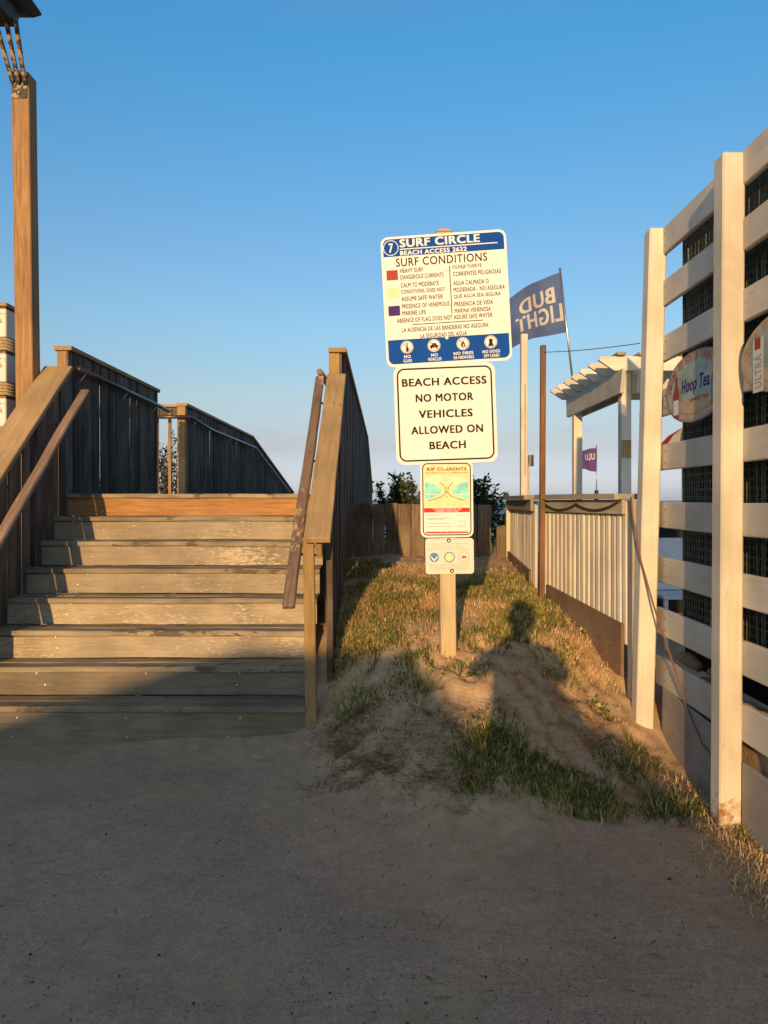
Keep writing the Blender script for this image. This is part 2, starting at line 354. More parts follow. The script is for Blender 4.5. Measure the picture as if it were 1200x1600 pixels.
# ---------------------------------------------------------------- staircase
RISE, RUN, Y1, Z1 = .185, .24, 4.42, .262
XL, XR = -2.66, -.47
LAND = Z1 + 7 * RISE                                   # landing height
st = empty('staircase', (-1.56, 4.42, 0), 'wide worn wooden staircase of eight steps leading up to the walkway', 'staircase')
for k in range(8):
    z = Z1 + k * RISE; y = Y1 + k * RUN
    x0 = XL - (.15 if k < 3 else 0) - (.45 if k == 0 else 0)
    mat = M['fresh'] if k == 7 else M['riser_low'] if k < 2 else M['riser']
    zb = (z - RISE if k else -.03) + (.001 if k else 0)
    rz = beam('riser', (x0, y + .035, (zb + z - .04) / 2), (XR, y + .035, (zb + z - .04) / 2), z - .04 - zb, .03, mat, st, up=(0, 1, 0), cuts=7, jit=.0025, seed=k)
    if k == 7: tag(rz, 'newer orange-brown top riser')
    if k < 7:
        # two planks to a tread
        for j in range(2):
            dz = random.uniform(-.002, .002) + (.004 if j == 0 and k == 0 else 0)
            yy = y + .062 + j * .126
            beam('tread', (x0, yy, z - .019 + dz), (XR, yy, z - .019 - dz), .121, .037, M['tread'], st, bev=.006, cuts=7, jit=.0028, seed=20 + k * 2 + j)
    else:
        beam('tread', (x0, y + .07, z - .019), (XR, y + .07, z - .019), .14, .037, M['tread'], st, bev=.006, cuts=7, jit=.002, seed=70)
    for sxp in (-2.2, -1.55, -.9):
        for sz in (.35, .75):
            if random.random() < .7:
                bmh = bmesh.new(); bmesh.ops.create_uvsphere(bmh, u_segments=8, v_segments=4, radius=.0065)
                bmesh.ops.scale(bmh, vec=(1, .5, 1), verts=bmh.verts)
                s_ = bm_obj('screw', bmh, M['steel'], rz, mw=Matrix.Translation((sxp + random.uniform(-.05, .05), y + .019, zb + (z - zb) * sz)))
for x in (XL + .05, -1.56, XR - .05):
    prism('stringer', [(x - .02, Y1 + .06, 0), (x - .02, Y1 + .06, Z1 - .10), (x - .02, Y1 + .1, Z1 - .10), (x - .02, Y1 + 7 * RUN + .05, LAND - .26), (x - .02, Y1 + 7 * RUN + .05, LAND - .5), (x - .02, Y1 + .45, 0)], (.04, 0, 0), M['deck'], st)

# walkway deck: level, then ramping down to the beach
YW0, YW1, YW2 = Y1 + 7 * RUN + .145, 14.8, 21.5
def deck_z(y): return LAND if y < YW1 else LAND - (y - YW1) / (YW2 - YW1) * 1.05
wd = empty('walkway_deck', (-1.5, 6.3, 0), 'raised plank walkway running level and then down towards the sea', 'walkway')
y = YW0 + .07
while y < YW2:
    z = deck_z(y); beam('plank', (XL - .08, y, z - .02), (XR + .04, y, z - .02), .138, .038, M['deck'], wd); y += .145
for x in (XL + .06, XR - .06):
    beam('joist', (x, YW0, LAND - .16), (x, YW1, LAND - .16), .05, .22, M['deck'], wd)
    beam('joist', (x, YW1 + .03, LAND - .16), (x, YW2, LAND - 1.21), .05, .22, M['deck'], wd)

# ---------------------------------------------------------------- railings
CAPZ = 2.80
def rail_z(y): return CAPZ - LAND + deck_z(y)
def pickets(root, x, y0, y1, topf, botf, side, w=.088, gap=.013):
    y = y0 + w / 2; i = 0
    while y < y1 - w * .4:
        zt = topf(y); zb = botf(y)
        wob = (.004 if i % 2 else -.004) + random.uniform(-.004, .004)
        L = round((zt - zb) * 20) / 20
        beam('picket', (x + wob, y, zt - L), (x + wob + random.uniform(-.004, .004), y + random.uniform(-.006, .006), zt), w * random.choice((.95, 1, 1)), .02, M['picket'], root, up=(1, 0, 0), bev=.002)
        y += w + gap * random.uniform(.5, 1.5); i += 1
def skirt_bottom(x):
    return lambda y: min(gz(x, y) + .02, deck_z(y) - .25)
# left, level part beside the landing
XLr = -2.675
wl_ = empty('walkway_railing', (XLr, 6.25, LAND), 'tall dark picket railing panel left of the stair landing, in shade', 'railing')
beam('cap', (XLr - .02, 6.17, CAPZ - .02), (XLr - .02, 8.62, CAPZ - .02), .15, .038, M['cap'], wl_)
post('newel_post', XLr - .03, 6.235, LAND - .3, CAPZ - .041, .09, .09, M['newel'], wl_)
beam('top_rail', (XLr - .045, 6.29, CAPZ - .13), (XLr - .045, 8.6, CAPZ - .13), .035, .13, M['picket'], wl_)
pickets(wl_, XLr + .025, 6.17, 8.6, lambda y: CAPZ - .045, lambda y: LAND - .1, 1)
post('end_post', XLr - .05, 8.56, .2, CAPZ - .042, .085, .085, M['picket'], wl_)
def pipe_rail(root, pts, brackets, xw):
    tube('handrail', pts, .024, M['pipe'], root, 10)
    for (bx_, by_, bz_) in brackets:
        tube('bracket', [(bx_, by_, bz_ - .02), (bx_ * .5 + xw * .5 , by_, bz_ - .075), (xw, by_, bz_ - .09), (xw, by_, bz_ - .13)], .008, M['steel'], root, 6)
pipe_rail(wl_, [(XLr + .09, 6.23, 2.615), (XLr + .09, 7.4, 2.60), (XLr + .09, 8.5, 2.585), (XLr + .09, 8.85, 2.575)], [(XLr + .09, 6.36, 2.61), (XLr + .09, 7.4, 2.6), (XLr + .09, 8.35, 2.585)], XLr + .028)
# left, beyond the side opening
wf = empty('walkway_railing', (XLr, 9.86, LAND), 'long dark picket railing beyond the side opening, sloping down towards the sea', 'railing')
beam('cap', (XLr - .02, 9.80, CAPZ - .02), (XLr - .02, YW1, CAPZ - .02), .15, .038, M['cap'], wf)
beam('cap', (XLr - .02, YW1 + .005, CAPZ - .02), (XLr - .02, YW2, rail_z(YW2) - .02), .15, .038, M['cap'], wf)
beam('top_rail', (XLr - .045, 9.93, CAPZ - .13), (XLr - .045, YW1, CAPZ - .13), .035, .12, M['picket'], wf)
post('newel_post', XLr - .03, 9.87, .2, CAPZ - .041, .11, .11, M['newel'], wf)
pickets(wf, XLr + .012, 9.94, YW2, lambda y: rail_z(y) - .045, lambda y: deck_z(y) - .1, 1)
pipe_rail(wf, [(XLr - .5, 9.75, 2.60), (XLr + .03, 9.75, 2.61), (XLr + .09, 9.85, 2.61), (XLr + .09, 11, 2.56), (XLr + .09, 12.2, 2.56), (XLr + .09, YW1, 2.56), (XLr + .09, YW2 - .2, 1.55)], [(XLr + .09, 10.1, 2.6), (XLr + .09, 12.4, 2.56), (XLr + .09, 14.5, 2.56)], XLr + .028)
post('end_post', XLr + .25, YW2 + .6, -.3, 1.86, .12, .12, M['newel'], wf)
# side branch railing (seen through the opening), facing the viewer
wb = empty('side_railing', (-3.3, 9.95, LAND), 'sunlit open baluster railing seen through the gap in the left railing', 'railing')
beam('cap', (XLr - .10, 9.98, CAPZ - .02), (-4.6, 9.98, CAPZ - .02), .13, .036, M['cap'], wb)
beam('top_rail', (XLr - .10, 9.98, CAPZ - .115), (-4.6, 9.98, CAPZ - .115), .035, .13, M['fence_wood'], wb)
for i in range(11):
    x = XLr - .22 - i * .17
    post('baluster', x, 9.95, LAND - .15, CAPZ - .06, .042, .025, M['newel'] if i % 2 == 0 else M['picket'], wb)
beam('bottom_rail', (XLr - .10, 9.99, LAND - .1), (-4.6, 9.99, LAND - .1), .03, .12, M['picket'], wb)
# right, level and ramp
XRr = -.40
wr = empty('walkway_railing', (XRr, 6.2, .5), 'dark picket railing on the right of the walkway, boarded down to the sand', 'railing')
beam('cap', (XRr + .01, 6.15, CAPZ - .04), (XRr + .01, YW1, CAPZ - .03), .15, .038, M['cap'], wr)
beam('cap', (XRr + .01, YW1 + .005, CAPZ - .03), (XRr + .01, YW2, rail_z(YW2) - .02), .15, .038, M['cap'], wr)
post('newel_post', XRr - .018, 6.225, LAND - .3, CAPZ - .061, .09, .09, M['newel'], wr)
beam('top_rail', (XRr - .01, 6.29, CAPZ - .14), (XRr - .01, YW1, CAPZ - .14), .035, .13, M['picket'], wr)
pickets(wr, XRr + .045, 6.2, YW2, lambda y: rail_z(y) - .065, skirt_bottom(XRr + .045), 1, w=.09, gap=.008)
for yy in (8.6, 10.9, 13.2, 15.6, 18): post('support_post', XRr - .02, yy, gz(XRr, yy) - .2, rail_z(yy) - .065, .09, .09, M['picket'], wr)
tube('handrail', [(-.535, 6.12, 2.57), (-.515, 6.6, 2.565), (-.51, 14.8, 2.56), (-.51, YW2, 1.54)], .028, M['hand_wood'], wr, 10)
tube('bracket', [(-.515, 6.2, 2.54), (-.48, 6.2, 2.485), (-.445, 6.2, 2.48)], .008, M['steel'], wr, 6)

def slope_rail(root, x, ya, za, yb, zb, pside, capw=.155):
    beam('cap', (x, ya, za), (x, yb, zb), capw, .04, M['cap'], root, bev=.005, cuts=5, jit=.0015, seed=int(abs(x) * 100))
    s = (zb - za) / (yb - ya)
    return lambda y: za + (y - ya) * s
# left sloped railing
sl = empty('stair_railing', (XLr, 4.3, 0), 'sloping tan-capped picket railing on the left of the steps', 'railing')
zf = slope_rail(sl, XLr - .045, 4.0, .79, 6.16, 2.61, 1, .235)
pickets(sl, XLr + .038, 4.05, 6.18, lambda y: zf(y) - .04, lambda y: max(.0, Z1 + (y - Y1) / RUN * RISE - .35), 1)
post('newel_post', XLr - .05, 4.06, -.1, .80, .09, .09, M['newel'], sl)
beam('under_rail', (XLr - .04, 4.05, .73), (XLr - .04, 6.16, 2.50), .035, .12, M['picket'], sl)
bm = bmesh.new()
def rough_rail(p0, p1, r, n=14, seed=0):
    rr = random.Random(seed); p0 = Vector(p0); p1 = Vector(p1)
    pts = [p0.lerp(p1, i / n) + Vector((rr.uniform(-.003, .003), 0, rr.uniform(-.003, .003))) for i in range(n + 1)]
    return pts, [r * rr.uniform(.92, 1.05) for _ in pts]
pts, rad = rough_rail((-2.515, 6.2, 2.42), (-2.515, 4.25, .77), .03, 14, 1)
beam('handrail', pts[0], pts[-1], .075, .042, M['hand_wood'], sl, bev=.009, cuts=9, jit=.0035, seed=91)
for t in (.15, .5, .85):
    p = Vector(pts[0]).lerp(pts[-1], t); tube('bracket', [p + Vector((0, 0, -.03)), p + Vector((-.08, 0, -.06)), p + Vector((-.125, 0, -.06))], .008, M['steel'], sl, 6)
# right sloped railing
sr = empty('stair_railing', (XRr, 4.4, .15), 'sloping tan-capped railing on the right of the steps, nearest the signs', 'railing')
zf2 = slope_rail(sr, XRr + .005, 4.36, 1.262, 6.16, 2.545, 1, .155)
post('newel_post', -.437, 4.455, gz(-.437, 4.45) - .1, 1.28, .068, .04, M['newel'], sr, lean=(-.02, 0))
beam('rail_block', (-.395, 4.47, 1.19), (-.395, 6.15, 2.39), .034, .10, M['newel'], sr)
post('support_post', -.345, 4.75, gz(-.36, 4.75) - .1, 1.47, .04, .09, M['picket'], sr, lean=(-.005, 0))
post('support_post', -.385, 5.4, gz(-.36, 5.4) - .1, 1.94, .09, .09, M['picket'], sr)
pickets(sr, XRr + .055, 4.86, 6.16, lambda y: zf2(y) - .05, lambda y: gz(-.34, y) - .02, 1, w=.09, gap=.008)
pts, rad = rough_rail((-.535, 6.15, 2.525), (-.560, 4.30, .875), .03, 14, 2)
beam('handrail', pts[0], pts[-1], .072, .042, M['hand_wood'], sr, bev=.009, cuts=9, jit=.0035, seed=92)
for t in (.12, .42, .8):
    p = Vector(pts[0]).lerp(pts[-1], t); tube('bracket', [p + Vector((0, 0, -.03)), p + Vector((.05, 0, -.05)), p + Vector((.125, 0, -.05))], .008, M['cable'], sr, 6)

# ---------------------------------------------------------------- back fence on the dune
YF = 7.45
bf = empty('board_fence', (.3, YF, .9), 'low weathered board fence across the top of the sand, behind the signs', 'fence')
x = -.36; i = 0
while x < 1.08:
    w = random.uniform(.118, .138); zt = 1.468 + random.uniform(-.012, .012)
    zb = gz(x + w / 2, YF) - .12
    post('fence_board', x + w / 2, YF + random.uniform(-.004, .004), zb, zt, w, .019, M['fence_wood'], bf, lean=(random.uniform(-.004, .004), 0), bev=.003)
    x += w + random.uniform(.002, .008); i += 1
beam('fence_rail', (-.36, YF + .035, 1.36), (1.10, YF + .035, 1.36), .035, .085, M['fence_wood'], bf)
beam('fence_rail', (-.36, YF + .035, 1.02), (1.10, YF + .035, 1.02), .035, .085, M['fence_wood'], bf)
post('fence_board', 1.185, YF - .12, gz(1.18, 7.3) - .15, 1.255, .13, .03, M['fence_wood'], bf)

# ---------------------------------------------------------------- lettering helpers
_txt = {}
def text_mesh(s, bold=0.0, shear=0.0):
    k = (s, bold, shear)
    if k in _txt: return _txt[k]
    c = bpy.data.curves.new('t', 'FONT'); c.body = s; c.size = 1; c.shear = shear; c.resolution_u = 3; c.space_character = 1.08 + bold
    o = bpy.data.objects.new('t', c); COL.objects.link(o)
    me = bpy.data.meshes.new_from_object(o.evaluated_get(bpy.context.evaluated_depsgraph_get()))
    bpy.data.objects.remove(o); bpy.data.curves.remove(c)
    co = np.array([v.co[:] for v in me.vertices]); f = [tuple(p.vertices) for p in me.polygons]
    bpy.data.meshes.remove(me)
    if bold:                                    # a heavier weight: shifted copies, each a hair in front of the last
        n0 = len(co); C, Fa = [], []
        for i, (dx, dy) in enumerate(((-1, -.5), (1, .5), (-1, .5), (1, -.5), (0, 0))):
            q = co.copy(); q[:, 0] += dx * bold; q[:, 1] += dy * bold; q[:, 2] = i; C.append(q); Fa += [tuple(v + n0 * i for v in p) for p in f]
        co = np.concatenate(C); f = Fa
    co[:, :2] -= co[:, :2].min(0); ext = co[:, :2].max(0); _txt[k] = (co, f, ext)
    return _txt[k]
class Panel:
    """flat print on a plate: u to the right, v downwards from the top-left corner, in plate fractions"""
    def __init__(s, root, W, H, depth=.002): s.root, s.W, s.H, s.dep = root, W, H, depth; s.layer = 0
    def pt(s, u, v, lift): return ((u - .5) * s.W, -s.dep - lift, (.5 - v) * s.H)
    def mesh(s, name, polys, mat, lift):
        verts, faces = [], []
        for p in polys:
            b = len(verts); verts += [s.pt(u, v, lift) for (u, v) in p]; faces.append(tuple(range(b, b + len(p)))[::-1])
        me = bpy.data.meshes.new(name); me.from_pydata(verts, [], faces); me.materials.append(mat)
        # normals towards -Y
        bmx = bmesh.new(); bmx.from_mesh(me)
        for f in bmx.faces:
            f.normal_update()
            if f.normal.y > 0: f.normal_flip()
        bmx.to_mesh(me); bmx.free()
        o = bpy.data.objects.new(name, me); COL.objects.link(o); o.parent = s.root
        return o
    def rect(s, name, u0, v0, u1, v1, mat, lift=.0008): return s.mesh(name, [[(u0, v0), (u1, v0), (u1, v1), (u0, v1)]], mat, lift)
    def disc(s, name, u, v, r, mat, lift=.0008, r0=0, n=28):
        a = [2 * math.pi * k / n for k in range(n)]; k = s.W / s.H
        if r0 == 0: return s.mesh(name, [[(u + r * math.cos(t), v + r * k * math.sin(t)) for t in a]], mat, lift)
        P = []
        for i in range(n):
            t, q = a[i], a[(i + 1) % n]
            P.append([(u + r * math.cos(t), v + r * k * math.sin(t)), (u + r * math.cos(q), v + r * k * math.sin(q)), (u + r0 * math.cos(q), v + r0 * k * math.sin(q)), (u + r0 * math.cos(t), v + r0 * k * math.sin(t))])
        return s.mesh(name, P, mat, lift)
    def line(s, name, pts, w, mat, lift=.001):
        P = []
        for (a, b) in zip(pts[:-1], pts[1:]):
            dx, dy = (b[0] - a[0]) * s.W, (b[1] - a[1]) * s.H; l = math.hypot(dx, dy) or 1
            ox, oy = -dy / l * w / 2, dx / l * w / 2
            P.append([(a[0] + ox, a[1] + oy * s.W / s.H), (b[0] + ox, b[1] + oy * s.W / s.H), (b[0] - ox, b[1] - oy * s.W / s.H), (a[0] - ox, a[1] - oy * s.W / s.H)])
        return s.mesh(name, P, mat, lift)
    def text(s, t, u0, v0, u1, v1, mat, bold=.02, lift=.0012, shear=0.0, mirror=False):
        co, f, e = text_mesh(t, bold, shear)
        U = co[:, 0] / e[0]
        if mirror: U = 1 - U
        verts = [s.pt(u0 + (u1 - u0) * a, v1 + (v0 - v1) * b / e[1], lift + c * .00006) for a, b, c in zip(U, co[:, 1], co[:, 2])]
        me = bpy.data.meshes.new('lettering'); me.from_pydata(verts, [], f); me.materials.append(mat)
        o = bpy.data.objects.new('lettering', me); COL.objects.link(o); o.parent = s.root
        return o
def rounded(W, H, r, n=6):
    P = []
    for (cx, cz, a0) in ((W / 2 - r, H / 2 - r, 0), (-W / 2 + r, H / 2 - r, 90), (-W / 2 + r, -H / 2 + r, 180), (W / 2 - r, -H / 2 + r, 270)):
        for k in range(n + 1):
            t = R(a0 + 90 * k / n); P.append((cx + r * math.cos(t), cz + r * math.sin(t)))
    return P
def plate(root, W, H, r, mat, th=.003, name='plate'):
    o = prism(name, [(x, -th, z) for (x, z) in rounded(W, H, r)], (0, th, 0), mat)
    o.parent = root; return o
def border(root, W, H, r, inset, wd, mat, dep, lift=.0008):
    A = rounded(W - 2 * inset, H - 2 * inset, r); B = rounded(W - 2 * inset - 2 * wd, H - 2 * inset - 2 * wd, max(r - wd, .004)); n = len(A)
    verts = [(x, -dep - lift, z) for (x, z) in A + B]; f = [(i, i + n, (i + 1) % n + n, (i + 1) % n) for i in range(n)]
    me = bpy.data.meshes.new('border'); me.from_pydata(verts, [], f); me.materials.append(mat)
    o = bpy.data.objects.new('border', me); COL.objects.link(o); o.parent = root
def bolt(root, x, z, r, mat, dep):
    bm = bmesh.new(); bmesh.ops.create_cone(bm, cap_ends=True, segments=12, radius1=r, radius2=r * .8, depth=.004)
    bmesh.ops.rotate(bm, cent=(0, 0, 0), matrix=Matrix.Rotation(R(90), 3, 'X'), verts=bm.verts); bmesh.ops.translate(bm, vec=(x, -dep - .002, z), verts=bm.verts)
    o = bm_obj('bolt', bm, mat); o.parent = root
    bm = bmesh.new(); bmesh.ops.create_cone(bm, cap_ends=True, segments=6, radius1=r * .5, radius2=r * .45, depth=.006)
    bmesh.ops.rotate(bm, cent=(0, 0, 0), matrix=Matrix.Rotation(R(90), 3, 'X'), verts=bm.verts); bmesh.ops.translate(bm, vec=(x, -dep - .006, z), verts=bm.verts)
    p = bm_obj('bolt_head', bm, M['steel']); p.parent = o
S = {}
S['white'] = plain('sign_white', (.80, .78, .74), rough=.4, var=.03, scale=4)
S['blue'] = plain('sign_blue', (.010, .075, .34), rough=.4, var=.06, scale=5)
S['black'] = plain('sign_black', (.03, .025, .022), rough=.5, var=.1)
S['red'] = plain('sign_red', (.38, .07, .05), rough=.5, var=.06)
S['yellow'] = plain('sign_yellow', (.82, .72, .42), rough=.5, var=.05)
S['purple'] = plain('sign_purple', (.07, .035, .17), rough=.5, var=.06)
S['cyan'] = plain('sign_cyan', (.28, .72, .66), rough=.5, var=.25, scale=18)
S['sandy'] = plain('sign_pale_yellow', (.80, .72, .40), rough=.5, var=.08)
S['paleblue'] = plain('sign_pale_green', (.62, .76, .58), rough=.5, var=.15, scale=12)
S['bright_red'] = plain('sign_bright_red', (.72, .05, .03), rough=.5, var=.1)
S['grey'] = plain('sign_print_grey', (.42, .40, .37), rough=.5)
S['logo_blue'] = plain('logo_blue', (.12, .25, .42), rough=.5)
S['logo_brown'] = plain('logo_brown', (.36, .14, .08), rough=.5)
S['cream'] = plain('sign_cream', (.72, .68, .58), rough=.5, var=.05)

# ---------------------------------------------------------------- sign post and signs
YS = 4.40
sp = empty('sign_post', (.39, YS, .5))
tag(sp, 'pale square wooden post carrying the beach signs', 'post')
beam('post', (.39, YS + .05, .3), (.361, YS + .05, 3.112), .094, .09, M['sign_wood'], sp, up=(0, 1, 0), bev=.005)
prism('post_top', [(.361 - .047, YS + .004, 3.113), (.361 + .047, YS + .004, 3.113), (.361 + .02, YS + .004, 3.128), (.361 - .02, YS + .004, 3.128)], (0, .09, 0), M['sign_wood'], sp)
def sign_root(name, px, pz, roll, yaw, label, dy=0.0):
    o = empty(name, (px, YS - dy, pz), label, 'sign'); o.rotation_euler = Euler((R(0), R(roll), R(yaw)), 'XYZ'); return o
# surf conditions board
W = .748
r1 = sign_root('surf_sign', .371, 2.706, -3.0, -3, 'large white and blue surf conditions sign at the top of the post')
plate(r1, W, W * 1.045, .045, S['white']); p = Panel(r1, W, W * 1.045, .003)
def rr_band(pn, u0, v0, u1, v1, mat, top):
    r = .045; q = []
    n = 6
    if top:
        q += [(u0, v1)] + [(u0 + r - r * math.cos(R(90 * k / n)), v0 + r - r * math.sin(R(90 * k / n))) for k in range(n + 1)] + [(u1 - r + r * math.sin(R(90 * k / n)), v0 + r - r * math.cos(R(90 * k / n))) for k in range(n + 1)] + [(u1, v1)]
    else:
        q += [(u0, v0), (u1, v0)] + [(u1 - r + r * math.cos(R(90 * k / n)), v1 - r + r * math.sin(R(90 * k / n))) for k in range(n + 1)] + [(u0 + r - r * math.sin(R(90 * k / n)), v1 - r + r * math.cos(R(90 * k / n))) for k in range(n + 1)]
    pn.mesh('blue_band', [q], mat, .0008)
rr_band(p, .018, .018, .982, .152, S['blue'], True); rr_band(p, .018, .792, .982, .978, S['blue'], False)
p.disc('ring', .080, .085, .062, S['white'], .0014, r0=.056); p.text('7', .063, .05, .098, .122, S['white'], .03, .0014)
p.text('SURF CIRCLE', .152, .024, .792, .086, S['white'], .04, .0014); p.rect('rule', .152, .096, .93, .104, S['white'], .0014)
p.text('BEACH ACCESS 2622', .152, .113, .685, .147, S['white'], .04, .0014)
p.text('SURF CONDITIONS', .115, .168, .842, .232, S['black'], .012)
p.rect('flag_swatch', .035, .256, .125, .332, S['red']); p.rect('flag_swatch', .035, .392, .127, .472, S['yellow']); p.rect('flag_swatch', .035, .530, .128, .606, S['purple'])
p.rect('rule', .537, .252, .544, .617, S['black'])
for t, u0, u1, v in (('HEAVY SURF', .145, .33, .248), ('DANGEROUS CURRENTS', .145, .49, .298), ('CALM TO MODERATE', .145, .45, .360), ('CONDITIONS, DOES NOT', .145, .495, .412), ('ASSUME SAFE WATER', .145, .475, .464), ('PRESENCE OF VENEMOUS', .145, .525, .522), ('MARINE LIFE', .145, .335, .574),
                     ('OLEAJE FUERTE', .563, .795, .25), ('CORRIENTES PELIGROSAS', .563, .945, .30), ('AGUA CALMADA O', .563, .845, .37), ('MODERADA - NO ASEGURA', .563, .97, .422), ('QUE AGUA SEA SEGURA', .563, .935, .474), ('PRESENCIA DE VIDA', .563, .87, .531), ('MARINA VENENOSA', .563, .85, .582),
                     ('ABSENCE OF FLAG DOES NOT ASSURE SAFE WATER', .10, .86, .629), ('LA AUSENCIA DE LAS BANDERAS NO ASEGURA', .135, .825, .703), ('LA SEGURIDAD DEL AGUA', .28, .65, .756)):
    p.text(t, u0, v, u1, v + .034, S['black'], .018)
p.rect('rule', .22, .679, .785, .685, S['black'])
for u, a, b in ((.168, 'NO', 'GLASS'), (.384, 'NO', 'VEHICLES'), (.615, 'NO FIRES', 'OR FIREWORKS'), (.836, 'NO DOGS', 'OFF LEASH')):
    p.disc('icon', u, .852, .051, S['white'], .0014); p.disc('icon_ring', u, .852, .047, S['logo_brown'], .0020, r0=.043)
    wa = .022 * len(a) / 2 ** .5; wb_ = .0125 * len(b)
    p.text(a, u - .0085 * len(a) - .01, .912, u + .0085 * len(a) + .01, .936, S['white'], .03, .0014)
    p.text(b, u - .0068 * len(b), .944, u + .0068 * len(b), .968, S['white'], .03, .0014)
p.mesh('bottle_icon', [[(.160, .888), (.160, .858), (.166, .845), (.166, .818), (.174, .818), (.174, .845), (.180, .858), (.180, .888)]], S['black'], .0022)
p.mesh('car_icon', [[(.352, .868), (.352, .852), (.364, .848), (.372, .834), (.398, .834), (.406, .848), (.416, .852), (.416, .868)], [(.358, .868), (.370, .868), (.370, .877), (.358, .877)], [(.398, .868), (.410, .868), (.410, .877), (.398, .877)]], S['black'], .0022)
p.mesh('flame_icon', [[(.598, .872), (.600, .852), (.612, .838), (.610, .822), (.622, .838), (.632, .856), (.630, .874), (.615, .884)]], S['black'], .0022)
p.mesh('flame_icon', [[(.611, .872), (.614, .858), (.620, .850), (.622, .870), (.616, .878)]], S['white'], .0028)
p.mesh('dog_icon', [[(.812, .884), (.822, .862), (.824, .846), (.818, .834), (.836, .826), (.854, .834), (.848, .846), (.850, .862), (.860, .884)]], S['black'], .0022)
for u in (.168, .384, .615): p.line('slash', [(u - .033, .819), (u + .033, .885)], .005, S['logo_brown'], .0032)
bolt(r1, .004, .232 * W, .012, S['cream'], .003); bolt(r1, -.008, -.312 * W, .012, S['cream'], .003)
# no motor vehicles board
W = .603
r2 = sign_root('vehicle_sign', .367, 2.018, -2.0, -2, 'square white sign with black lettering banning motor vehicles, below the surf sign', .006)
plate(r2, W, W * .985, .05, S['white']); border(r2, W, W * .985, .045, .018, .0095, S['black'], .003); p = Panel(r2, W, W * .985, .003)
for t, u0, u1, v in (('BEACH ACCESS', .08, .915, .135), ('NO MOTOR', .21, .78, .295), ('VEHICLES', .235, .768, .458), ('ALLOWED ON', .155, .865, .618), ('BEACH', .33, .69, .775)): p.text(t, u0, v, u1, v + .08, S['black'], .034)
bolt(r2, -.01, .385 * W, .012, S['cream'], .003); bolt(r2, .004, -.375 * W, .012, S['cream'], .003)
# rip currents board
W, H = .314, .455
r3 = sign_root('current_sign', .374, 1.508, -.6, 0, 'small portrait rip current warning sign with sea diagram and red band', .012)
plate(r3, W, H, .036, S['white']); border(r3, W, H, .030, .012, .006, S['black'], .003, .003); p = Panel(r3, W, H, .003)
p.rect('panel', .065, .05, .935, .2, S['sandy']); p.rect('panel', .065, .2, .935, .30, S['paleblue'], .0009); p.rect('panel', .065, .30, .935, .6, S['sandy'], .0009)
p.text('RIP CURRENTS', .13, .085, .88, .128, S['red'], .04, .0016); p.text('¡ESCÁPESE DE LA CORRIENTE!', .09, .142, .90, .168, S['black'], .01, .0016, .3)
def lobe(side):
    P = [(.5 + side * .41, .275)]
    for k in range(11):
        t = -1 + 2 * k / 10; P.append((.5 + side * (.10 + .22 * t * t), .39 + t * .105))
    P.append((.5 + side * .41, .50)); return P
p.mesh('sea_patch', [lobe(-1)], S['cyan'], .0016); p.mesh('sea_patch', [lobe(1)], S['cyan'], .0016)
for s_ in (-1, 1):
    p.line('surf_line', [(.5 + s_ * .15, .44), (.5 + s_ * .38, .43)], .014, S['white'], .0022)
    p.line('arrow', [(.5 + s_ * (.02 + .32 * max(0, t) ** 2.2 + .10 * max(0, -t) ** 2), .40 + .12 * t) for t in [-1 + k / 6 for k in range(13)]], .010, S['black'], .0022)
for v in (.34, .40, .46): p.line('arrow', [(.5, v), (.5, v + .022)], .012, S['black'], .0022)
p.rect('text_panel', .065, .6, .935, .955, S['white'], .0012); p.rect('red_band', .065, .615, .935, .672, S['bright_red'], .0016)
p.text('IF YOU ARE CAUGHT IN A RIP', .24, .62, .78, .641, S['white'], .03, .002); p.text('CURRENT STAY CALM', .28, .647, .72, .666, S['white'], .03, .002)
for v, u1 in ((.705, .36), (.748, .56), (.765, .45), (.815, .56), (.858, .58)): p.line('small_print', [(.12, v), (u1, v)], .012, S['grey'], .0018)
for v in (.71, .79, .845, .865): p.line('small_print', [(.70, v), (.86, v)], .010, S['grey'], .0018)
p.rect('red_band', .10, .925, .90, .945, S['bright_red'], .0016)
bolt(r3, -.005, .415 * H, .013, S['yellow'], .003); bolt(r3, .0, -.408 * H, .013, S['sandy'], .003)
# sponsor plate
W, H = .288, .212
r4 = sign_root('sponsor_sign', .392, 1.168, -.8, 0, 'small cream plate with three round emblems, lowest on the post', .004)
plate(r4, W, H, .018, S['cream']); p = Panel(r4, W, H, .003)
for t, u0, u1, v in (('A public service of the Texas General Land Office,', .08, .90, .13), ('Texas Coastal Management Program', .19, .80, .205), ('and the Coastal Coordination Advisory Committee', .05, .93, .28)): p.text(t, u0, v, u1, v + .045, S['grey'], .01)
p.disc('emblem', .18, .53, .098, S['logo_blue']); p.mesh('emblem_wing', [[(.10, .47), (.18, .585), (.265, .47), (.25, .545), (.18, .64), (.115, .55)]], S['white'], .0016)
p.disc('emblem', .495, .53, .112, S['logo_blue'], .0008, r0=.09); p.disc('emblem_centre', .495, .53, .082, S['sandy'], .0010)
p.disc('emblem', .80, .53, .112, S['logo_brown'], .0008, r0=.104); p.mesh('emblem_animal', [[(.75, .52), (.78, .49), (.83, .50), (.85, .53), (.84, .58), (.825, .58), (.82, .55), (.785, .55), (.78, .585), (.765, .58)]], S['logo_brown'], .0012)
for v in (.73, .77, .81, .85, .89): p.line('small_print', [(.07 + (.1 if v > .88 else 0), v), (.93 - (.1 if v > .88 else 0), v)], .008, S['grey'])
bolt(r4, -.004, .44 * H, .013, M['rust_metal'], .003); bolt(r4, .013, -.42 * H, .013, M['rust_metal'], .003)

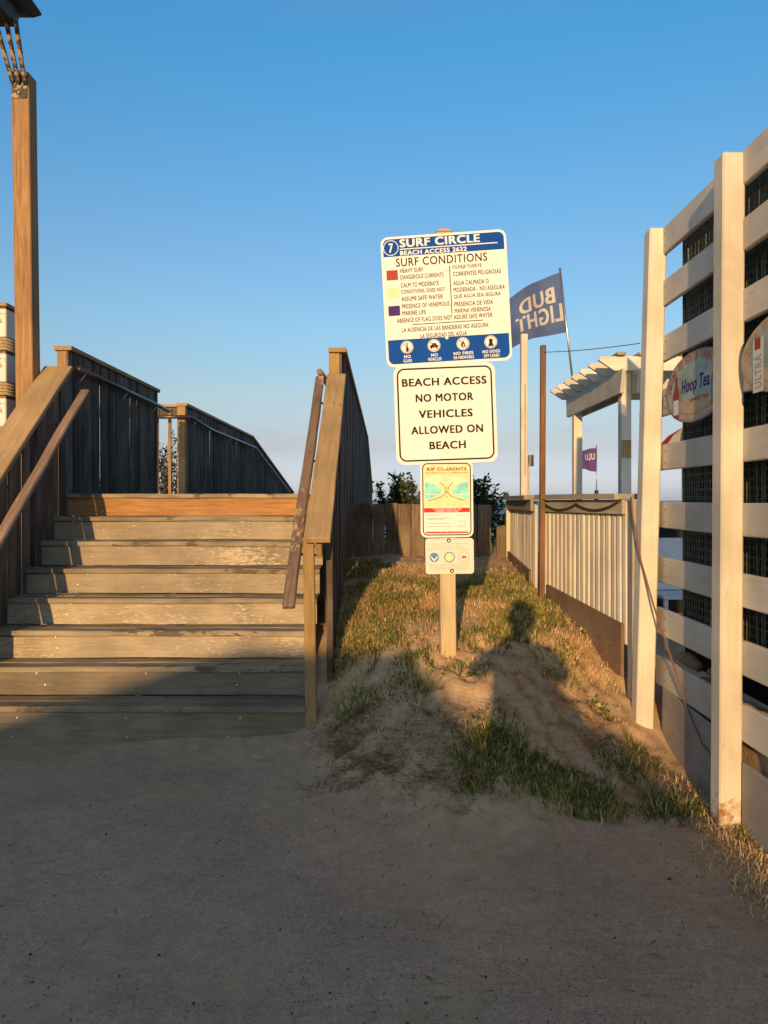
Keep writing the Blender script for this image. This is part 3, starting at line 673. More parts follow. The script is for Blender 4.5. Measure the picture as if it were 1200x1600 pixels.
# ---------------------------------------------------------------- tall white wall on the right
ww = empty('slatted_wall', (1.58, 3.4, 0), 'tall cream post-and-board screen wall along the right edge', 'wall')
post('post', 1.578, 3.40, -.25, 3.09, .104, .10, M['white_post'], ww, lean=(.018, 0), bev=.008)
post('post', 1.525, 4.36, .02, 3.10, .104, .10, M['white'], ww, lean=(.085, 0), bev=.008)
post('post', 1.605, 1.44, -.25, 3.12, .104, .10, M['white_post'], ww, bev=.008)
post('post', 1.60, 2.42, -.25, 3.12, .104, .10, M['white'], ww, bev=.008)
XB = 1.648
RAILS = [(3.097, 2.938), (2.785, 2.636), (2.462, 2.313), (2.150, 1.994), (1.826, 1.676), (1.488, 1.336), (1.165, 1.012), (.859, .702), (.57, .40)]
for i, (zt, zb) in enumerate(RAILS):
    beam('board', (XB, 3.395, (zt + zb) / 2), (XB + .002, 4.43, (zt + zb) / 2 + .003), .03, zt - zb, M['white'], ww, bev=.005)
    beam('board', (XB + .006, 1.38, (zt + zb) / 2 + .006), (XB + .004, 2.355, (zt + zb) / 2 + .004), .03, (zt - zb), M['white'], ww, bev=.005)
    beam('board', (XB + .004, 2.36, (zt + zb) / 2 + .004), (XB + .001, 3.39, (zt + zb) / 2), .03, (zt - zb), M['white'], ww, bev=.005)
nail_bm = bmesh.new(); bmesh.ops.create_uvsphere(nail_bm, u_segments=6, v_segments=4, radius=.005); nail_me = bpy.data.meshes.new('nail'); nail_bm.to_mesh(nail_me); nail_bm.free()
for (zt, zb) in RAILS:
    for yy in (3.53, 4.27):
        for dz in (.035, -.035): link('nail', nail_me, M['rust_metal'], ww, Matrix.Translation((XB - .0155, yy + random.uniform(-.01, .01), (zt + zb) / 2 + dz)))
beam('base_panel', (XB - .012, 3.46, .12), (XB - .012, 4.31, .16), .02, .50, M['skirt'], ww)
beam('base_panel', (XB - .012, 1.38, .04), (XB - .012, 2.35, .04), .02, .52, M['skirt'], ww)
beam('base_panel', (XB - .012, 2.36, .05), (XB - .012, 3.345, .05), .02, .52, M['skirt'], ww)
# wire panels behind the boards
def wire_panel(name, x, y0, y1, z0, z1, sy, sz, r, root, mat):
    bm = bmesh.new()
    def bar(a, b):
        tube_bm(bm, [a, b], r, 4, False)
    yy = y0
    while yy <= y1 + 1e-4: bar((x, yy, z0), (x, yy, z1)); yy += sy
    zz = z0
    while zz <= z1 + 1e-4: bar((x + r * 1.6, y0, zz), (x + r * 1.6, y1, zz)); zz += sz
    for (a, b) in (((x, y0, z0), (x, y0, z1)), ((x, y1, z0), (x, y1, z1))): tube_bm(bm, [a, b], r * 2.6, 5)
    return tag(bm_obj(name, bm, mat, root), kind='stuff')
wp = empty('wire_screen', (1.75, 3.4, .4), 'dark wire mesh panels standing behind the cream boards', 'wire mesh')
wire_panel('wire_grid', 1.735, 3.42, 4.26, .66, 3.06, .033, .041, .0026, wp, M['wire'])
wire_panel('wire_grid', 1.735, 1.40, 3.37, .66, 3.06, .033, .041, .0030, wp, M['wire'])
wire_panel('wire_grid', 1.86, 3.35, 4.50, .66, 3.04, .05, .05, .0030, wp, M['wire'])
wire_panel('wire_grid', 1.83, 1.40, 3.34, .66, 3.04, .05, .05, .0034, wp, M['wire'])
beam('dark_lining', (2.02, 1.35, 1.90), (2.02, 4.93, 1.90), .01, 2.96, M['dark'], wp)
# debris on the ledge
for i, (yy, zz, ln, mt) in enumerate(((4.10, .615, .30, 'brown_skirt'), (3.72, .62, .22, 'rust'))):
    o = tube('driftwood', [(1.69, yy - ln / 2, zz - .01), (1.70, yy, zz), (1.70, yy + ln / 2, zz - .012)], [.028, .042, .022], M[mt], None, 8)
    tag(o, ('flat brown wood scrap' if i == 0 else 'short rounded driftwood piece') + ' lying on the ledge behind the wall boards', 'driftwood')
# cable hanging on the wall
def hang(p0, p1, sag, n=16): 
    return [Vector(p0).lerp(Vector(p1), k / n) - Vector((0, 0, sag * 4 * (k / n) * (1 - k / n))) for k in range(n + 1)]
c1 = tube('hanging_cable', [(1.475, 4.40, 1.52), (1.478, 4.37, 1.40), (1.50, 4.30, 1.15), (1.545, 4.22, .90), (1.60, 4.10, .62), (1.622, 3.95, .40), (1.622, 3.75, .26), (1.62, 3.55, .22), (1.60, 3.47, .23)], .0055, M['red_cable'], None, 6)
tag(c1, 'thin brown cable drooping down the far wall post', 'cable')

# oval signs
def oval_sign(y0, y1, zc, h, label, words, word_box, mats, bottle):
    """hangs on the wall boards, facing the path (-X)"""
    W = y1 - y0; root = empty('oval_sign', (XB - .030, (y0 + y1) / 2, zc), label, 'sign', None)
    root.rotation_euler = (0, 0, R(-90))            # local x -> -y ... reading from the far end towards the viewer
    def outline(k, n=44):
        P = []
        for i in range(n):
            t = 2 * math.pi * i / n; c, s_ = math.cos(t), math.sin(t)
            P.append((W / 2 * k * math.copysign(abs(c) ** .95, c), h / 2 * k * math.copysign(abs(s_) ** .95, s_)))
        return P
    o = prism('plate', [(x, -.012, z) for x, z in outline(1)], (0, .012, 0), mats[0]); o.parent = root
    o = prism('rim', [(x, -.0135, z) for x, z in outline(.97)], (0, .001, 0), mats[1]); o.parent = root
    o = prism('face', [(x, -.0150, z) for x, z in outline(.92)], (0, .001, 0), mats[2]); o.parent = root
    pn = Panel(root, W, h, .0150)
    A = [(.5 + .5 * x / (W / 2), .5 - .5 * z / (h / 2)) for x, z in outline(.76)]
    pn.mesh('picture', [A], mats[3], .0012)
    lo = [(u, v) for u, v in A if v > .62]; pn.mesh('beach', [sorted([q for q in lo], key=lambda q: math.atan2(q[1] - .75, q[0] - .5))], mats[4], .0020)
    # lettering round the upper rim
    s = 'WELCOME TO SOUTH PADRE ISLAND'; n = len(s); a0, a1 = R(172), R(8)
    for i, ch in enumerate(s):
        if ch == ' ': continue
        t = a0 + (a1 - a0) * i / (n - 1); co, f, e = text_mesh(ch, .02)
        cx, cz = W / 2 * .835 * math.cos(t), h / 2 * .835 * math.sin(t)
        tx, tz = -W / 2 * math.sin(t), h / 2 * math.cos(t); l = math.hypot(tx, tz); tx, tz = -tx / l, -tz / l
        sc = .045; hh = sc / .72
        vs = [(cx + (q[0] - e[0] / 2) * hh * .62 * tx - (q[1] - e[1] / 2) * hh * tz * 1, -.0165 - q[2] * .00006, cz + (q[0] - e[0] / 2) * hh * .62 * tz + (q[1] - e[1] / 2) * hh * tx) for q in co]
        me = bpy.data.meshes.new('lettering'); me.from_pydata(vs, [], f); me.materials.append(mats[1] if bottle else mats[5]); ob = bpy.data.objects.new('lettering', me); COL.objects.link(ob); ob.parent = root
    if words:
        for t, b in zip(words, word_box): pn.text(t[0], b[0], b[1], b[2], b[3], t[1], .025, .0026, .25)
    if bottle:
        pn.rect('bottle', .145, .26, .255, .93, S['cream'], .0026); pn.rect('bottle_cap', .165, .26, .225, .40, S['red'], .0032)
        co, f, e = text_mesh('ULTRA', .03)
        me = bpy.data.meshes.new('lettering'); me.from_pydata([pn.pt(.235 - .07 * q[1] / e[1], .88 - .42 * q[0] / e[0], .0032 + q[2] * .00006) for q in co], [], f); me.materials.append(S['grey']); ob = bpy.data.objects.new('lettering', me); COL.objects.link(ob); ob.parent = root
    else:
        pn.mesh('bottle', [[(.16, .88), (.15, .55), (.19, .40), (.19, .28), (.23, .28), (.23, .40), (.26, .55), (.25, .88)]], S['red'], .0026)
        pn.rect('bottle_label', .16, .62, .25, .84, S['white'], .0032)
        pn.mesh('bottle', [[(.77, .84), (.76, .5), (.79, .36), (.79, .24), (.84, .24), (.84, .36), (.87, .5), (.86, .84)]], S['logo_brown'], .0026)
        pn.rect('bottle_label', .77, .52, .86, .74, S['logo_blue'], .0032)
    return root
ov = [plain('sign_edge_blue', (.16, .16, .30)), plain('sign_rim_orange', (.55, .32, .22)), plain('sign_face_tan', (.50, .42, .30)), plain('sign_sea_green', (.36, .42, .36), var=.3, scale=9), plain('sign_beach_tan', (.55, .40, .24)), plain('sign_letter_red', (.50, .18, .12))]
oval_sign(3.42, 4.19, 2.092, .37, 'oval welcome sign with blue script lettering between the two wall posts', [('Hoop Tea', S['purple']), ('SPIKED TEA', S['red'])], [(.30, .36, .74, .62), (.44, .66, .72, .71)], ov, False)
oval_sign(2.50, 3.31, 2.112, .345, 'oval welcome sign with white bottle at the right edge of the view', None, None, [plain('sign_edge_brown', (.5, .36, .2)), plain('sign_rim_tan', (.60, .40, .22)), ov[2], ov[3], ov[4], ov[5]], True)

# ---------------------------------------------------------------- low white slat fence
lf = empty('slat_fence', (1.35, 5.0, .7), 'low cream slat fence with grey cap between the rusty post and the tall wall', 'fence')
lf2 = empty('slat_fence', (1.22, 6.5, .8), 'short far run of cream slat fence beyond the rusty post', 'fence')
def slat_run(root, a, b, n, capov=0, bot=None):
    a = Vector(a); b = Vector(b); d = (b - a); L = d.length; d.normalize(); nrm = Vector((d.y, -d.x, 0))
    if nrm.x > 0: nrm = -nrm                         # towards the path
    top = 1.545
    beam('cap', Vector((*a.xy, top - .02)) - d * .03 + nrm * .02, Vector((*b.xy, top - .02)) + d * capov + nrm * .02, .16, .035, M['white_worn'], root, cuts=3, jit=.002, seed=n)
    beam('fascia', Vector((*a.xy, top - .085)) + nrm * .035, Vector((*b.xy, top - .085)) + nrm * .035, .025, .09, M['white_worn'], root)
    beam('back_rail', Vector((*a.xy, .95)) - nrm * .045, Vector((*b.xy, .80)) - nrm * .045, .03, .09, M['white_worn'], root)
    for i in range(n):
        p = a + d * (L * (i + .5) / n); zg = gz(p.x + nrm.x * .05, p.y) if bot is None else bot[0] + (bot[1] - bot[0]) * (i + .5) / n
        bm_ = beam('slat', (p.x, p.y, zg - .05), (p.x + random.uniform(-.003, .003), p.y, top - .05), L / n * .64, .028, M['white'], root, up=nrm, bev=.004)
    za, zb = gz(a.x, a.y), gz(b.x, b.y)
    return d, nrm
slat_run(lf, (1.262, 5.66, 0), (1.50, 4.50, 0), 17, .0, (.80, .66))
slat_run(lf2, (1.262, 7.30, 0), (1.215, 5.86, 0), 20)
post('post', 1.262, 5.70, .6, 1.50, .09, .05, M['white'], lf)
post('post', 1.28, 7.33, .7, 1.50, .13, .05, M['white'], lf2)
prism('skirt_board', [(1.235, 5.60, .60), (1.455, 4.52, .42), (1.455, 4.52, .74), (1.235, 5.60, .86)], (.02, .005, 0), M['brown_skirt'], lf)
prism('skirt_board', [(1.215, 7.25, .75), (1.172, 5.95, .62), (1.172, 5.95, .93), (1.215, 7.25, 1.0)], (.02, 0, 0), M['brown_skirt'], lf2)
post('corner_board', 1.515, 4.46, .3, 1.50, .05, .09, M['skirt'], lf)
cb = tube('garland_cable', hang((1.200, 5.648, 1.50), (1.320, 5.068, 1.475), .055) + hang((1.320, 5.068, 1.475), (1.438, 4.49, 1.50), .05)[1:], .008, M['cable'], None, 6)
tag(cb, 'black cable swagged under the cap of the slat fence', 'cable')
# rusty post with a line
rp = tag(post('slim_post', 1.190, 5.56, .55, 2.672, .040, .040, M['rust'], None, lean=(.012, 0)), 'slim rust-brown post in front of the slat fence', 'post')
tag(tube('wire_line', hang((1.205, 5.56, 2.62), (1.53, 4.40, 2.44), .01), .0028, M['cable'], None, 5), 'thin line strung from the rusty post to the wall post', 'wire')

# ---------------------------------------------------------------- bar yard: pergola, flags, white post
pg = empty('pergola', (2.9, 8.5, .25), 'cream pergola with slanted rafter ends behind the slat fence', 'pergola')
ZB = 2.82
post('post', 2.44, 9.3, .2, ZB - .05, .105, .105, M['white'], pg); post('post', 2.485, 7.6, .2, ZB + .02, .105, .105, M['white'], pg)
post('post', 5.6, 9.3, .2, ZB - .05, .105, .105, M['white'], pg); post('post', 5.6, 7.6, .2, ZB - .05, .105, .105, M['white'], pg)
for x in (2.40, 2.56, 5.52, 5.68):
    zt = ZB
    prism('beam', [(x - .02, 9.62, zt - .02), (x - .02, 9.60, zt - .235), (x - .02, 7.42, zt - .235), (x - .02, 7.36, zt - .03), (x - .02, 7.36, zt), (x - .02, 9.62, zt)], (.04, 0, 0), M['white'], pg)
for k in range(7):
    y = 7.5 + k * .36
    prism('rafter', [(2.20, y - .02, ZB + .145), (2.18, y - .02, ZB + .11), (2.34, y - .02, ZB + .002), (5.9, y - .02, ZB + .002), (5.9, y - .02, ZB + .145)], (0, .04, 0), M['white'], pg)
for k in range(16):
    x = 2.40 + k * .22; beam('lath', (x, 7.42, ZB + .165), (x, 9.78, ZB + .165), .09, .03, M['white_worn'], pg)
beam('wood_patch', (2.485, 7.543, 1.94), (2.485, 7.543, 2.12), .10, .006, M['newel'], pg, up=(0, 1, 0))
beam('brace', (2.66, 7.56, 2.34), (2.95, 7.56, 2.72), .03, .10, M['white'], pg)
# tall white post with conduit and box
yp = 8.6
wpst = empty('utility_post', (1.63, yp, .3), 'tall cream square post with conduit and small junction box', 'post')
post('post', 1.63, yp, .2, 3.44, .076, .09, M['white'], wpst, lean=(.005, 0))
post('conduit', 1.638, yp - .053, 1.8, 2.85, .014, .012, M['white_worn'], wpst); post('pipe', 1.685, yp - .01, .4, 1.94, .02, .02, M['white_worn'], wpst)
beam('junction_box', (1.712, yp - .02, 1.90), (1.712, yp - .02, 2.03), .055, .06, M['white_worn'], wpst, up=(0, 1, 0))
# flags
def flag_cloth(w, h, amp, n=26, m=14, droop=.1, waves=2.2):
    vs, fs = [], []
    for j in range(m + 1):
        for i in range(n + 1):
            s, t = i / n, j / m
            y = amp * s ** .6 * math.sin(waves * math.pi * s + 1.2 * t) + amp * .3 * s * math.sin(9 * s + 5 * t)
            vs.append((-w * s * (1 - .06 * s), y, -h * t * (1 - .2 * s) - droop * s ** 1.4 + .02 * math.sin(6 * s + 3 * t) * s))
    for j in range(m):
        for i in range(n):
            a = j * (n + 1) + i; fs.append((a, a + 1, a + n + 2, a + n + 1))
    return vs, fs
def on_cloth(w, h, amp, droop, waves, s, t, off):
    y = amp * s ** .6 * math.sin(waves * math.pi * s + 1.2 * t) + amp * .3 * s * math.sin(9 * s + 5 * t)
    return (-w * s * (1 - .06 * s), y - off, -h * t * (1 - .2 * s) - droop * s ** 1.4 + .02 * math.sin(6 * s + 3 * t) * s)
def cloth_mat(name, c):
    m, nt, b = newmat(name); tr = N(nt, 'ShaderNodeBsdfTranslucent'); mx = N(nt, 'ShaderNodeMixShader', Fac=.35)
    no = N(nt, 'ShaderNodeTexNoise', Scale=3.0, Detail=4.0); tc = N(nt, 'ShaderNodeTexCoord'); nt.links.new(tc.outputs['Object'], no.inputs['Vector'])
    cc = ramp(nt, no.outputs[0], [(.3, [x * .85 for x in c]), (.7, [min(1, x * 1.15) for x in c])])
    nt.links.new(cc, b.inputs['Base Color']); nt.links.new(cc, tr.inputs['Color']); b.inputs['Roughness'].default_value = .85
    out = nt.nodes['Material Output']; nt.links.new(b.outputs[0], mx.inputs[1]); nt.links.new(tr.outputs[0], mx.inputs[2]); nt.links.new(mx.outputs[0], out.inputs[0])
    return m
def make_flag(name, base, top, w, h, amp, droop, waves, mat, label, letters, lmat, pr=.014):
    base = Vector(base); top = Vector(top); root = empty(name, base, label, 'flag')
    tube('pole', [base, top], pr, M['steel'], root, 8)
    ax = (top - base).normalized(); tp = top - ax * .06
    rot = Matrix.Rotation(math.atan2(-(top - base).x, (top - base).z) * -1, 4, 'Y'); mw = Matrix.Translation(tp) @ rot
    vs, fs = flag_cloth(w, h, amp, droop=droop, waves=waves)
    me = bpy.data.meshes.new('cloth'); me.from_pydata(vs, [], fs); me.materials.append(mat)
    for p_ in me.polygons: p_.use_smooth = True
    o = link('cloth', me, mat, root, mw)
    for (t, s0, t0, s1, t1, mirror) in letters:
        co, f, e = text_mesh(t, .035)
        for sgn in (1, -1):
            pts = []
            for q in co:
                a = q[0] / e[0]; s = s0 + (s1 - s0) * a
                # the pole stands on the right as seen from the path: s runs right-to-left, so lettering reads mirrored
                pts.append(on_cloth(w, h, amp, droop, waves, s, t1 + (t0 - t1) * q[1] / e[1], (.004 + q[2] * .0003) * sgn))
            me = bpy.data.meshes.new('lettering'); me.from_pydata(pts, [], f); me.materials.append(lmat); link('lettering', me, lmat, o, mw)
    return root
white_cloth = cloth_mat('flag_white_print', (.62, .58, .54))
fl = make_flag('flag', (2.52, 9.75, 2.9), (2.33, 9.75, 4.58), .84, .80, .11, .30, 2.1, cloth_mat('flag_blue', (.10, .15, .30)), 'blue flag with white mirrored lettering flying above the pergola', [('BUD', .12, .20, .76, .47, True), ('LIGHT', .03, .50, .84, .80, True)], white_cloth)
make_flag('flag', (4.62, 16, 1.0), (4.62, 16, 2.70), .36, .52, .05, .05, 1.5, cloth_mat('flag_purple', (.13, .06, .22)), 'small purple flag in the distance between the pergola posts', [('ULU', .1, .22, .75, .5, True)], white_cloth, .012)
tag(post('stub_post', 4.56, 15.8, .2, 1.72, .07, .07, M['rust'], None), 'short rust-brown stake under the purple flag', 'stake')
# striped umbrella and furniture glimpsed through the wall
def pennant(name, pts, cols, label):
    pass
um = empty('beach_umbrella', (3.74, 9.2, .25), 'folded red white and blue umbrella glimpsed between the wall boards', 'umbrella')
tube('pole', [(3.74, 9.2, .25), (3.74, 9.2, 2.0)], .02, M['steel'], um)
cols = [cloth_mat('umbrella_red', (.5, .05, .05)), white_cloth, cloth_mat('umbrella_blue', (.06, .08, .25))]
for k in range(12):
    a0, a1 = 2 * math.pi * k / 12, 2 * math.pi * (k + 1) / 12; bm = bmesh.new()
    v = [bm.verts.new((3.74, 9.2, 2.42))]
    for (rr_, zz) in ((.18, 2.31), (.34, 2.14)):
        v += [bm.verts.new((3.74 + rr_ * math.cos(a), 9.2 + rr_ * math.sin(a), zz)) for a in (a0, a1)]
    bm.faces.new((v[0], v[1], v[2])); bm.faces.new((v[1], v[3], v[4], v[2])); bm_obj('panel', bm, cols[k % 3], um)
bc = empty('bar_counter', (3.7, 8.0, .25), 'dark bar counter half hidden behind the wall boards', 'counter')
beam('counter_body', (3.0, 8.3, .78), (5.2, 8.3, .78), .5, 1.05, M['dark'], bc); beam('counter_top', (2.95, 8.28, 1.33), (5.25, 8.28, 1.33), .6, .04, M['white_worn'], bc)
ch = empty('patio_chair', (2.55, 6.4, .25), 'pale plastic patio chair behind the wall boards', 'chair')
cw = plain('chair_white', (.62, .62, .62), rough=.5)
beam('seat', (2.35, 6.4, .68), (2.78, 6.4, .68), .42, .03, cw, ch); beam('backrest', (2.57, 6.60, .70), (2.57, 6.68, 1.16), .42, .025, cw, ch, up=(0, 1, 0))
for (a, b) in ((2.38, 6.22), (2.75, 6.22), (2.38, 6.58), (2.75, 6.58)): post('leg', a, b, .2, .665, .035, .035, cw, ch)

# ---------------------------------------------------------------- lamp post and rope-wrapped piling on the left
lp = empty('lamp_post', (-2.93, 6.0, 0), 'tall orange-brown wooden lamp post with black square lamp, far left', 'lamp post')
beam('post', (-2.875, 6.02, -.2), (-2.945, 6.02, 4.97), .142, .142, M['lamp_wood'], lp, up=(0, 1, 0), bev=.008)
o = prism('mounting_plate', [(-3.006 + x, 5.941, 4.86 + z) for x, z in rounded(.122, .22, .015)], (0, .006, 0), M['rust_metal'], lp)
o.location.x += .062
for (a, b) in ((-2.976, 4.86), (-2.911, 4.86), (-2.944, 4.79)):
    bm = bmesh.new(); bmesh.ops.create_cone(bm, cap_ends=True, segments=6, radius1=.013, radius2=.011, depth=.014); bmesh.ops.rotate(bm, cent=(0, 0, 0), matrix=Matrix.Rotation(R(90), 3, 'X'), verts=bm.verts)
    bm_obj('bolt', bm, M['rust_metal'], lp, mw=Matrix.Translation((a, 5.935, b)))
for (x0, x1) in ((-2.99, -3.01), (-2.945, -2.925), (-2.895, -2.85)):
    beam('arm', (x0, 5.93, 4.86), (x1, 5.69, 5.23), .03, .024, M['rust_metal'], lp, up=(0, 1, 0))
# lamp head: skirted square hood with a hip roof
LX, LY, LZ = -3.07, 5.55, 5.35
def ring(h, zz): return [(LX - h, LY - h, zz), (LX + h, LY - h, zz), (LX + h, LY + h, zz), (LX - h, LY + h, zz)]
bm = bmesh.new(); prev = None
for (h, zz) in ((.20, LZ - .15), (.22, LZ - .03), (.29, LZ - .02), (.335, LZ + .03), (.33, LZ + .05), (.14, LZ + .27), (.05, LZ + .30)):
    cur = [bm.verts.new(q) for q in ring(h, zz)]
    if prev:
        for k in range(4): bm.faces.new((prev[k], prev[(k + 1) % 4], cur[(k + 1) % 4], cur[k]))
    else: bm.faces.new(cur[::-1])
    prev = cur
bm.faces.new(prev); bm_obj('lamp_hood', bm, M['black_metal'], lp)
rpn = empty('rope_piling', (-3.25, 6.15, 0), 'square white peeling piling wrapped with rope bands at the left edge', 'piling')
post('core', -3.24, 6.2, -.2, 3.10, .22, .22, M['brown_skirt'], rpn)
beam('top_cap', (-3.24, 6.2, 3.105), (-3.24, 6.2, 3.135), .25, .25, M['cap'], rpn, up=(0, 1, 0))
z = 3.095
while z > .3:
    beam('painted_block', (-3.245, 6.2, z - .245), (-3.245, 6.2, z - .01), .25, .25, M['piling_paint'], rpn, up=(0, 1, 0), bev=.008)
    for j in range(4):
        bm = bmesh.new(); zz = z - .265 - j * .026
        tube_bm(bm, [(-3.245 + sx * .128, 6.2 + sy * .128, zz) for sx, sy in ((-1, -1), (1, -1), (1, 1), (-1, 1), (-1, -1))], .0135, 6)
        bm_obj('rope_turn', bm, M['rope'], rpn, smooth=True)
    z -= .37
tag(beam('side_rail', (-3.12, 6.9, 2.10), (-2.75, 6.9, 2.10), .04, .15, M['fence_wood'], wl_, up=(0, 0, 1)), None)
# ---------------------------------------------------------------- plants
def leaf_quads(pts, size, rng, flat=.35):
    n = len(pts); d = rng.normal(size=(n, 3)); d[:, 2] = d[:, 2] * .6 + flat; d /= np.linalg.norm(d, axis=1)[:, None]
    s = np.cross(d, rng.normal(size=(n, 3))); s /= np.linalg.norm(s, axis=1)[:, None] + 1e-9
    L = size * rng.uniform(.6, 1.3, n)[:, None]; Wd = L * .24
    p0 = pts; p2 = pts + d * L; p1 = pts + d * L * .5 + s * Wd; p3 = pts + d * L * .5 - s * Wd
    v = np.stack([p0, p1, p2, p3], 1).reshape(-1, 3); f = np.arange(4 * n).reshape(-1, 4)
    return v, f
def np_mesh(name, v, f, mat):
    me = bpy.data.meshes.new(name); v = np.asarray(v, np.float32); f = np.asarray(f)
    me.vertices.add(len(v)); me.vertices.foreach_set('co', v.ravel()); k = f.shape[1]
    me.loops.add(f.size); me.loops.foreach_set('vertex_index', f.ravel()); me.polygons.add(len(f))
    me.polygons.foreach_set('loop_start', np.arange(0, f.size, k)); me.polygons.foreach_set('loop_total', np.full(len(f), k)); me.update(); me.materials.append(mat)
    return me
def leaf_mat(name, stops, trans=.3, rough=.6):
    m, nt, b = newmat(name); L = nt.links.new; g = N(nt, 'ShaderNodeNewGeometry')
    c = ramp(nt, g.outputs['Random Per Island'], stops)
    tr = N(nt, 'ShaderNodeBsdfTranslucent'); mx = N(nt, 'ShaderNodeMixShader', Fac=trans); L(c, b.inputs['Base Color']); L(c, tr.inputs['Color'])
    b.inputs['Roughness'].default_value = rough; b.inputs['Specular IOR Level'].default_value = .25
    out = nt.nodes['Material Output']; L(b.outputs[0], mx.inputs[1]); L(tr.outputs[0], mx.inputs[2]); L(mx.outputs[0], out.inputs[0]); return m
M['leaf'] = leaf_mat('shrub_leaf', [(0, (.025, .045, .012)), (.6, (.06, .09, .025)), (1, (.13, .14, .05))])
M['leaf_red'] = leaf_mat('reddish_leaf', [(0, (.05, .06, .02)), (.45, (.09, .10, .03)), (.7, (.22, .09, .06)), (1, (.30, .14, .10))])
M['stem'] = plain('shrub_stem', (.10, .07, .04), rough=.9)
def shrub(x, y, z0, w, h, n_st, leaves, size, mat, label, seed, group=None):
    rng = np.random.default_rng(seed); root = empty('shrub', (x, y, z0), label, 'shrub', group); bm = bmesh.new(); pts = []
    for k in range(n_st):
        a = rng.uniform(0, 2 * math.pi); r = rng.uniform(.1, 1) * w; hh = h * rng.uniform(.6, 1.05)
        b0 = Vector((x + r * .25 * math.cos(a), y + r * .25 * math.sin(a), z0)); tip = Vector((x + r * math.cos(a), y + r * math.sin(a) * .6, z0 + hh * (1 - .25 * (r / w) ** 2)))
        mid = b0.lerp(tip, .5) + Vector((rng.normal() * .04, rng.normal() * .04, .06)); curve = [b0.lerp(mid, t * 2) if t < .5 else mid.lerp(tip, t * 2 - 1) for t in (0, .25, .5, .75, 1)]
        tube_bm(bm, curve, [.007, .006, .005, .0035, .002], 4)
        for j in range(leaves):
            t = rng.uniform(.25, 1.0); i = min(3, int(t * 4)); q = curve[i].lerp(curve[i + 1], t * 4 - i); pts.append((q.x + rng.normal() * .02, q.y + rng.normal() * .02, q.z + rng.normal() * .02))
    bm_obj('stems', bm, M['stem'], root)
    v, f = leaf_quads(np.array(pts), size, rng); o = link('foliage', np_mesh('foliage', v, f, mat), mat, root); tag(o, kind='stuff')
    return root
shrub(.16, 8.4, .95, .32, .86, 44, 60, .06, M['leaf'], 'dark leafy shrub rising behind the board fence, left of the signs', 1)
shrub(1.06, 8.3, .95, .32, .84, 44, 60, .062, M['leaf'], 'dark leafy shrub behind the fence, right of the signs', 2)
shrub(1.30, 8.35, .85, .18, .70, 12, 40, .06, M['leaf'], 'thin shrub filling the gap before the slat fence', 5)
shrub(-3.35, 11.2, .9, .55, 1.75, 40, 50, .065, M['leaf_red'], 'reddish green shrub seen through the opening in the left railing', 3)
shrub(-4.2, 11.6, .9, .6, 1.5, 34, 50, .065, M['leaf'], 'green shrub behind the left side railing', 4)

# grass, dry straw and small weeds
def gauss(x, y, l): 
    d = np.zeros_like(x)
    for (a, b, sx, sy, w) in l: d = np.maximum(d, w * np.exp(-((x - a) / sx) ** 2 - ((y - b) / sy) ** 2))
    return d
GREEN = [(.0, 5.05, .34, .42, 1), (-.15, 4.65, .22, .16, .8), (.05, 5.9, .40, .3, .85), (.55, 5.5, .22, .5, .6), (.95, 5.7, .30, .55, 1.0), (.75, 4.75, .26, .26, 1), (1.05, 4.85, .16, .4, .6), (.0, 4.35, .28, .12, .9),
         (.50, 3.80, .17, .15, 1.2), (.72, 3.60, .22, .12, 1.1), (1.0, 3.55, .25, .13, 1.1), (1.30, 3.50, .22, .14, 1.0), (1.2, 3.8, .12, .12, .7), (.55, 4.45, .10, .2, .8), (-.2, 6.4, .3, .6, .5), (-.2, 4.02, .10, .06, .7), (.2, 4.15, .1, .1, .5), (1.42, 4.0, .1, .12, .5), (1.60, 3.27, .05, .06, 1.0)]
DRY = [(.05, 5.5, .5, .95, .9), (.9, 5.4, .5, .75, .75), (1.3, 4.8, .18, .4, .5), (1.5, 3.0, .14, .6, .6)]
DRY_LOW = [(-.12, 4.1, .28, .22, .9), (.15, 3.78, .3, .13, .9), (.9, 4.1, .5, .4, .35), (1.42, 3.95, .13, .45, 1.0), (.6, 3.64, .45, .1, .6), (1.5, 3.0, .14, .6, .8), (.6, 4.4, .5, .3, .3)]
def blades(n, dens, lmin, lmax, wid, up, seed, region=(-.36, 1.63, 2.3, 7.3), thresh=.12):
    rng = np.random.default_rng(seed); x = rng.uniform(region[0], region[1], n * 8); y = rng.uniform(region[2], region[3], n * 8)
    d = gauss(x, y, dens) * (.12 + 2.0 * vnoise(x * 5, y * 5, seed) ** 2.2); keep = rng.uniform(0, 1, len(x)) < np.where(d > thresh, d, d * .08) / 1.3; x, y = x[keep][:n], y[keep][:n]; n = len(x)
    z = ground_z(x, y) - .004; a = rng.uniform(0, 2 * math.pi, n); L = rng.uniform(lmin, lmax, n); u = up * rng.uniform(.5, 1.3, n)
    dx, dy = np.cos(a), np.sin(a); b = np.stack([x, y, z], 1); h = np.stack([dx, dy, np.zeros(n)], 1); s = np.stack([-dy, dx, np.zeros(n)], 1) * (wid * rng.uniform(.6, 1.3, n))[:, None]
    U = np.stack([np.zeros(n), np.zeros(n), np.ones(n)], 1)
    mid = b + h * (L * .35)[:, None] + U * (L * u * .75)[:, None]; tip = b + h * (L * .9)[:, None] + U * (L * u)[:, None]
    v = np.stack([b - s, b + s, mid - s * .8, mid + s * .8, tip], 1).reshape(-1, 3)
    k = np.arange(n)[:, None] * 5; tri = np.concatenate([k + np.array([[0, 1, 3]]), k + np.array([[0, 3, 2]]), k + np.array([[2, 3, 4]])], 0)
    return v, tri
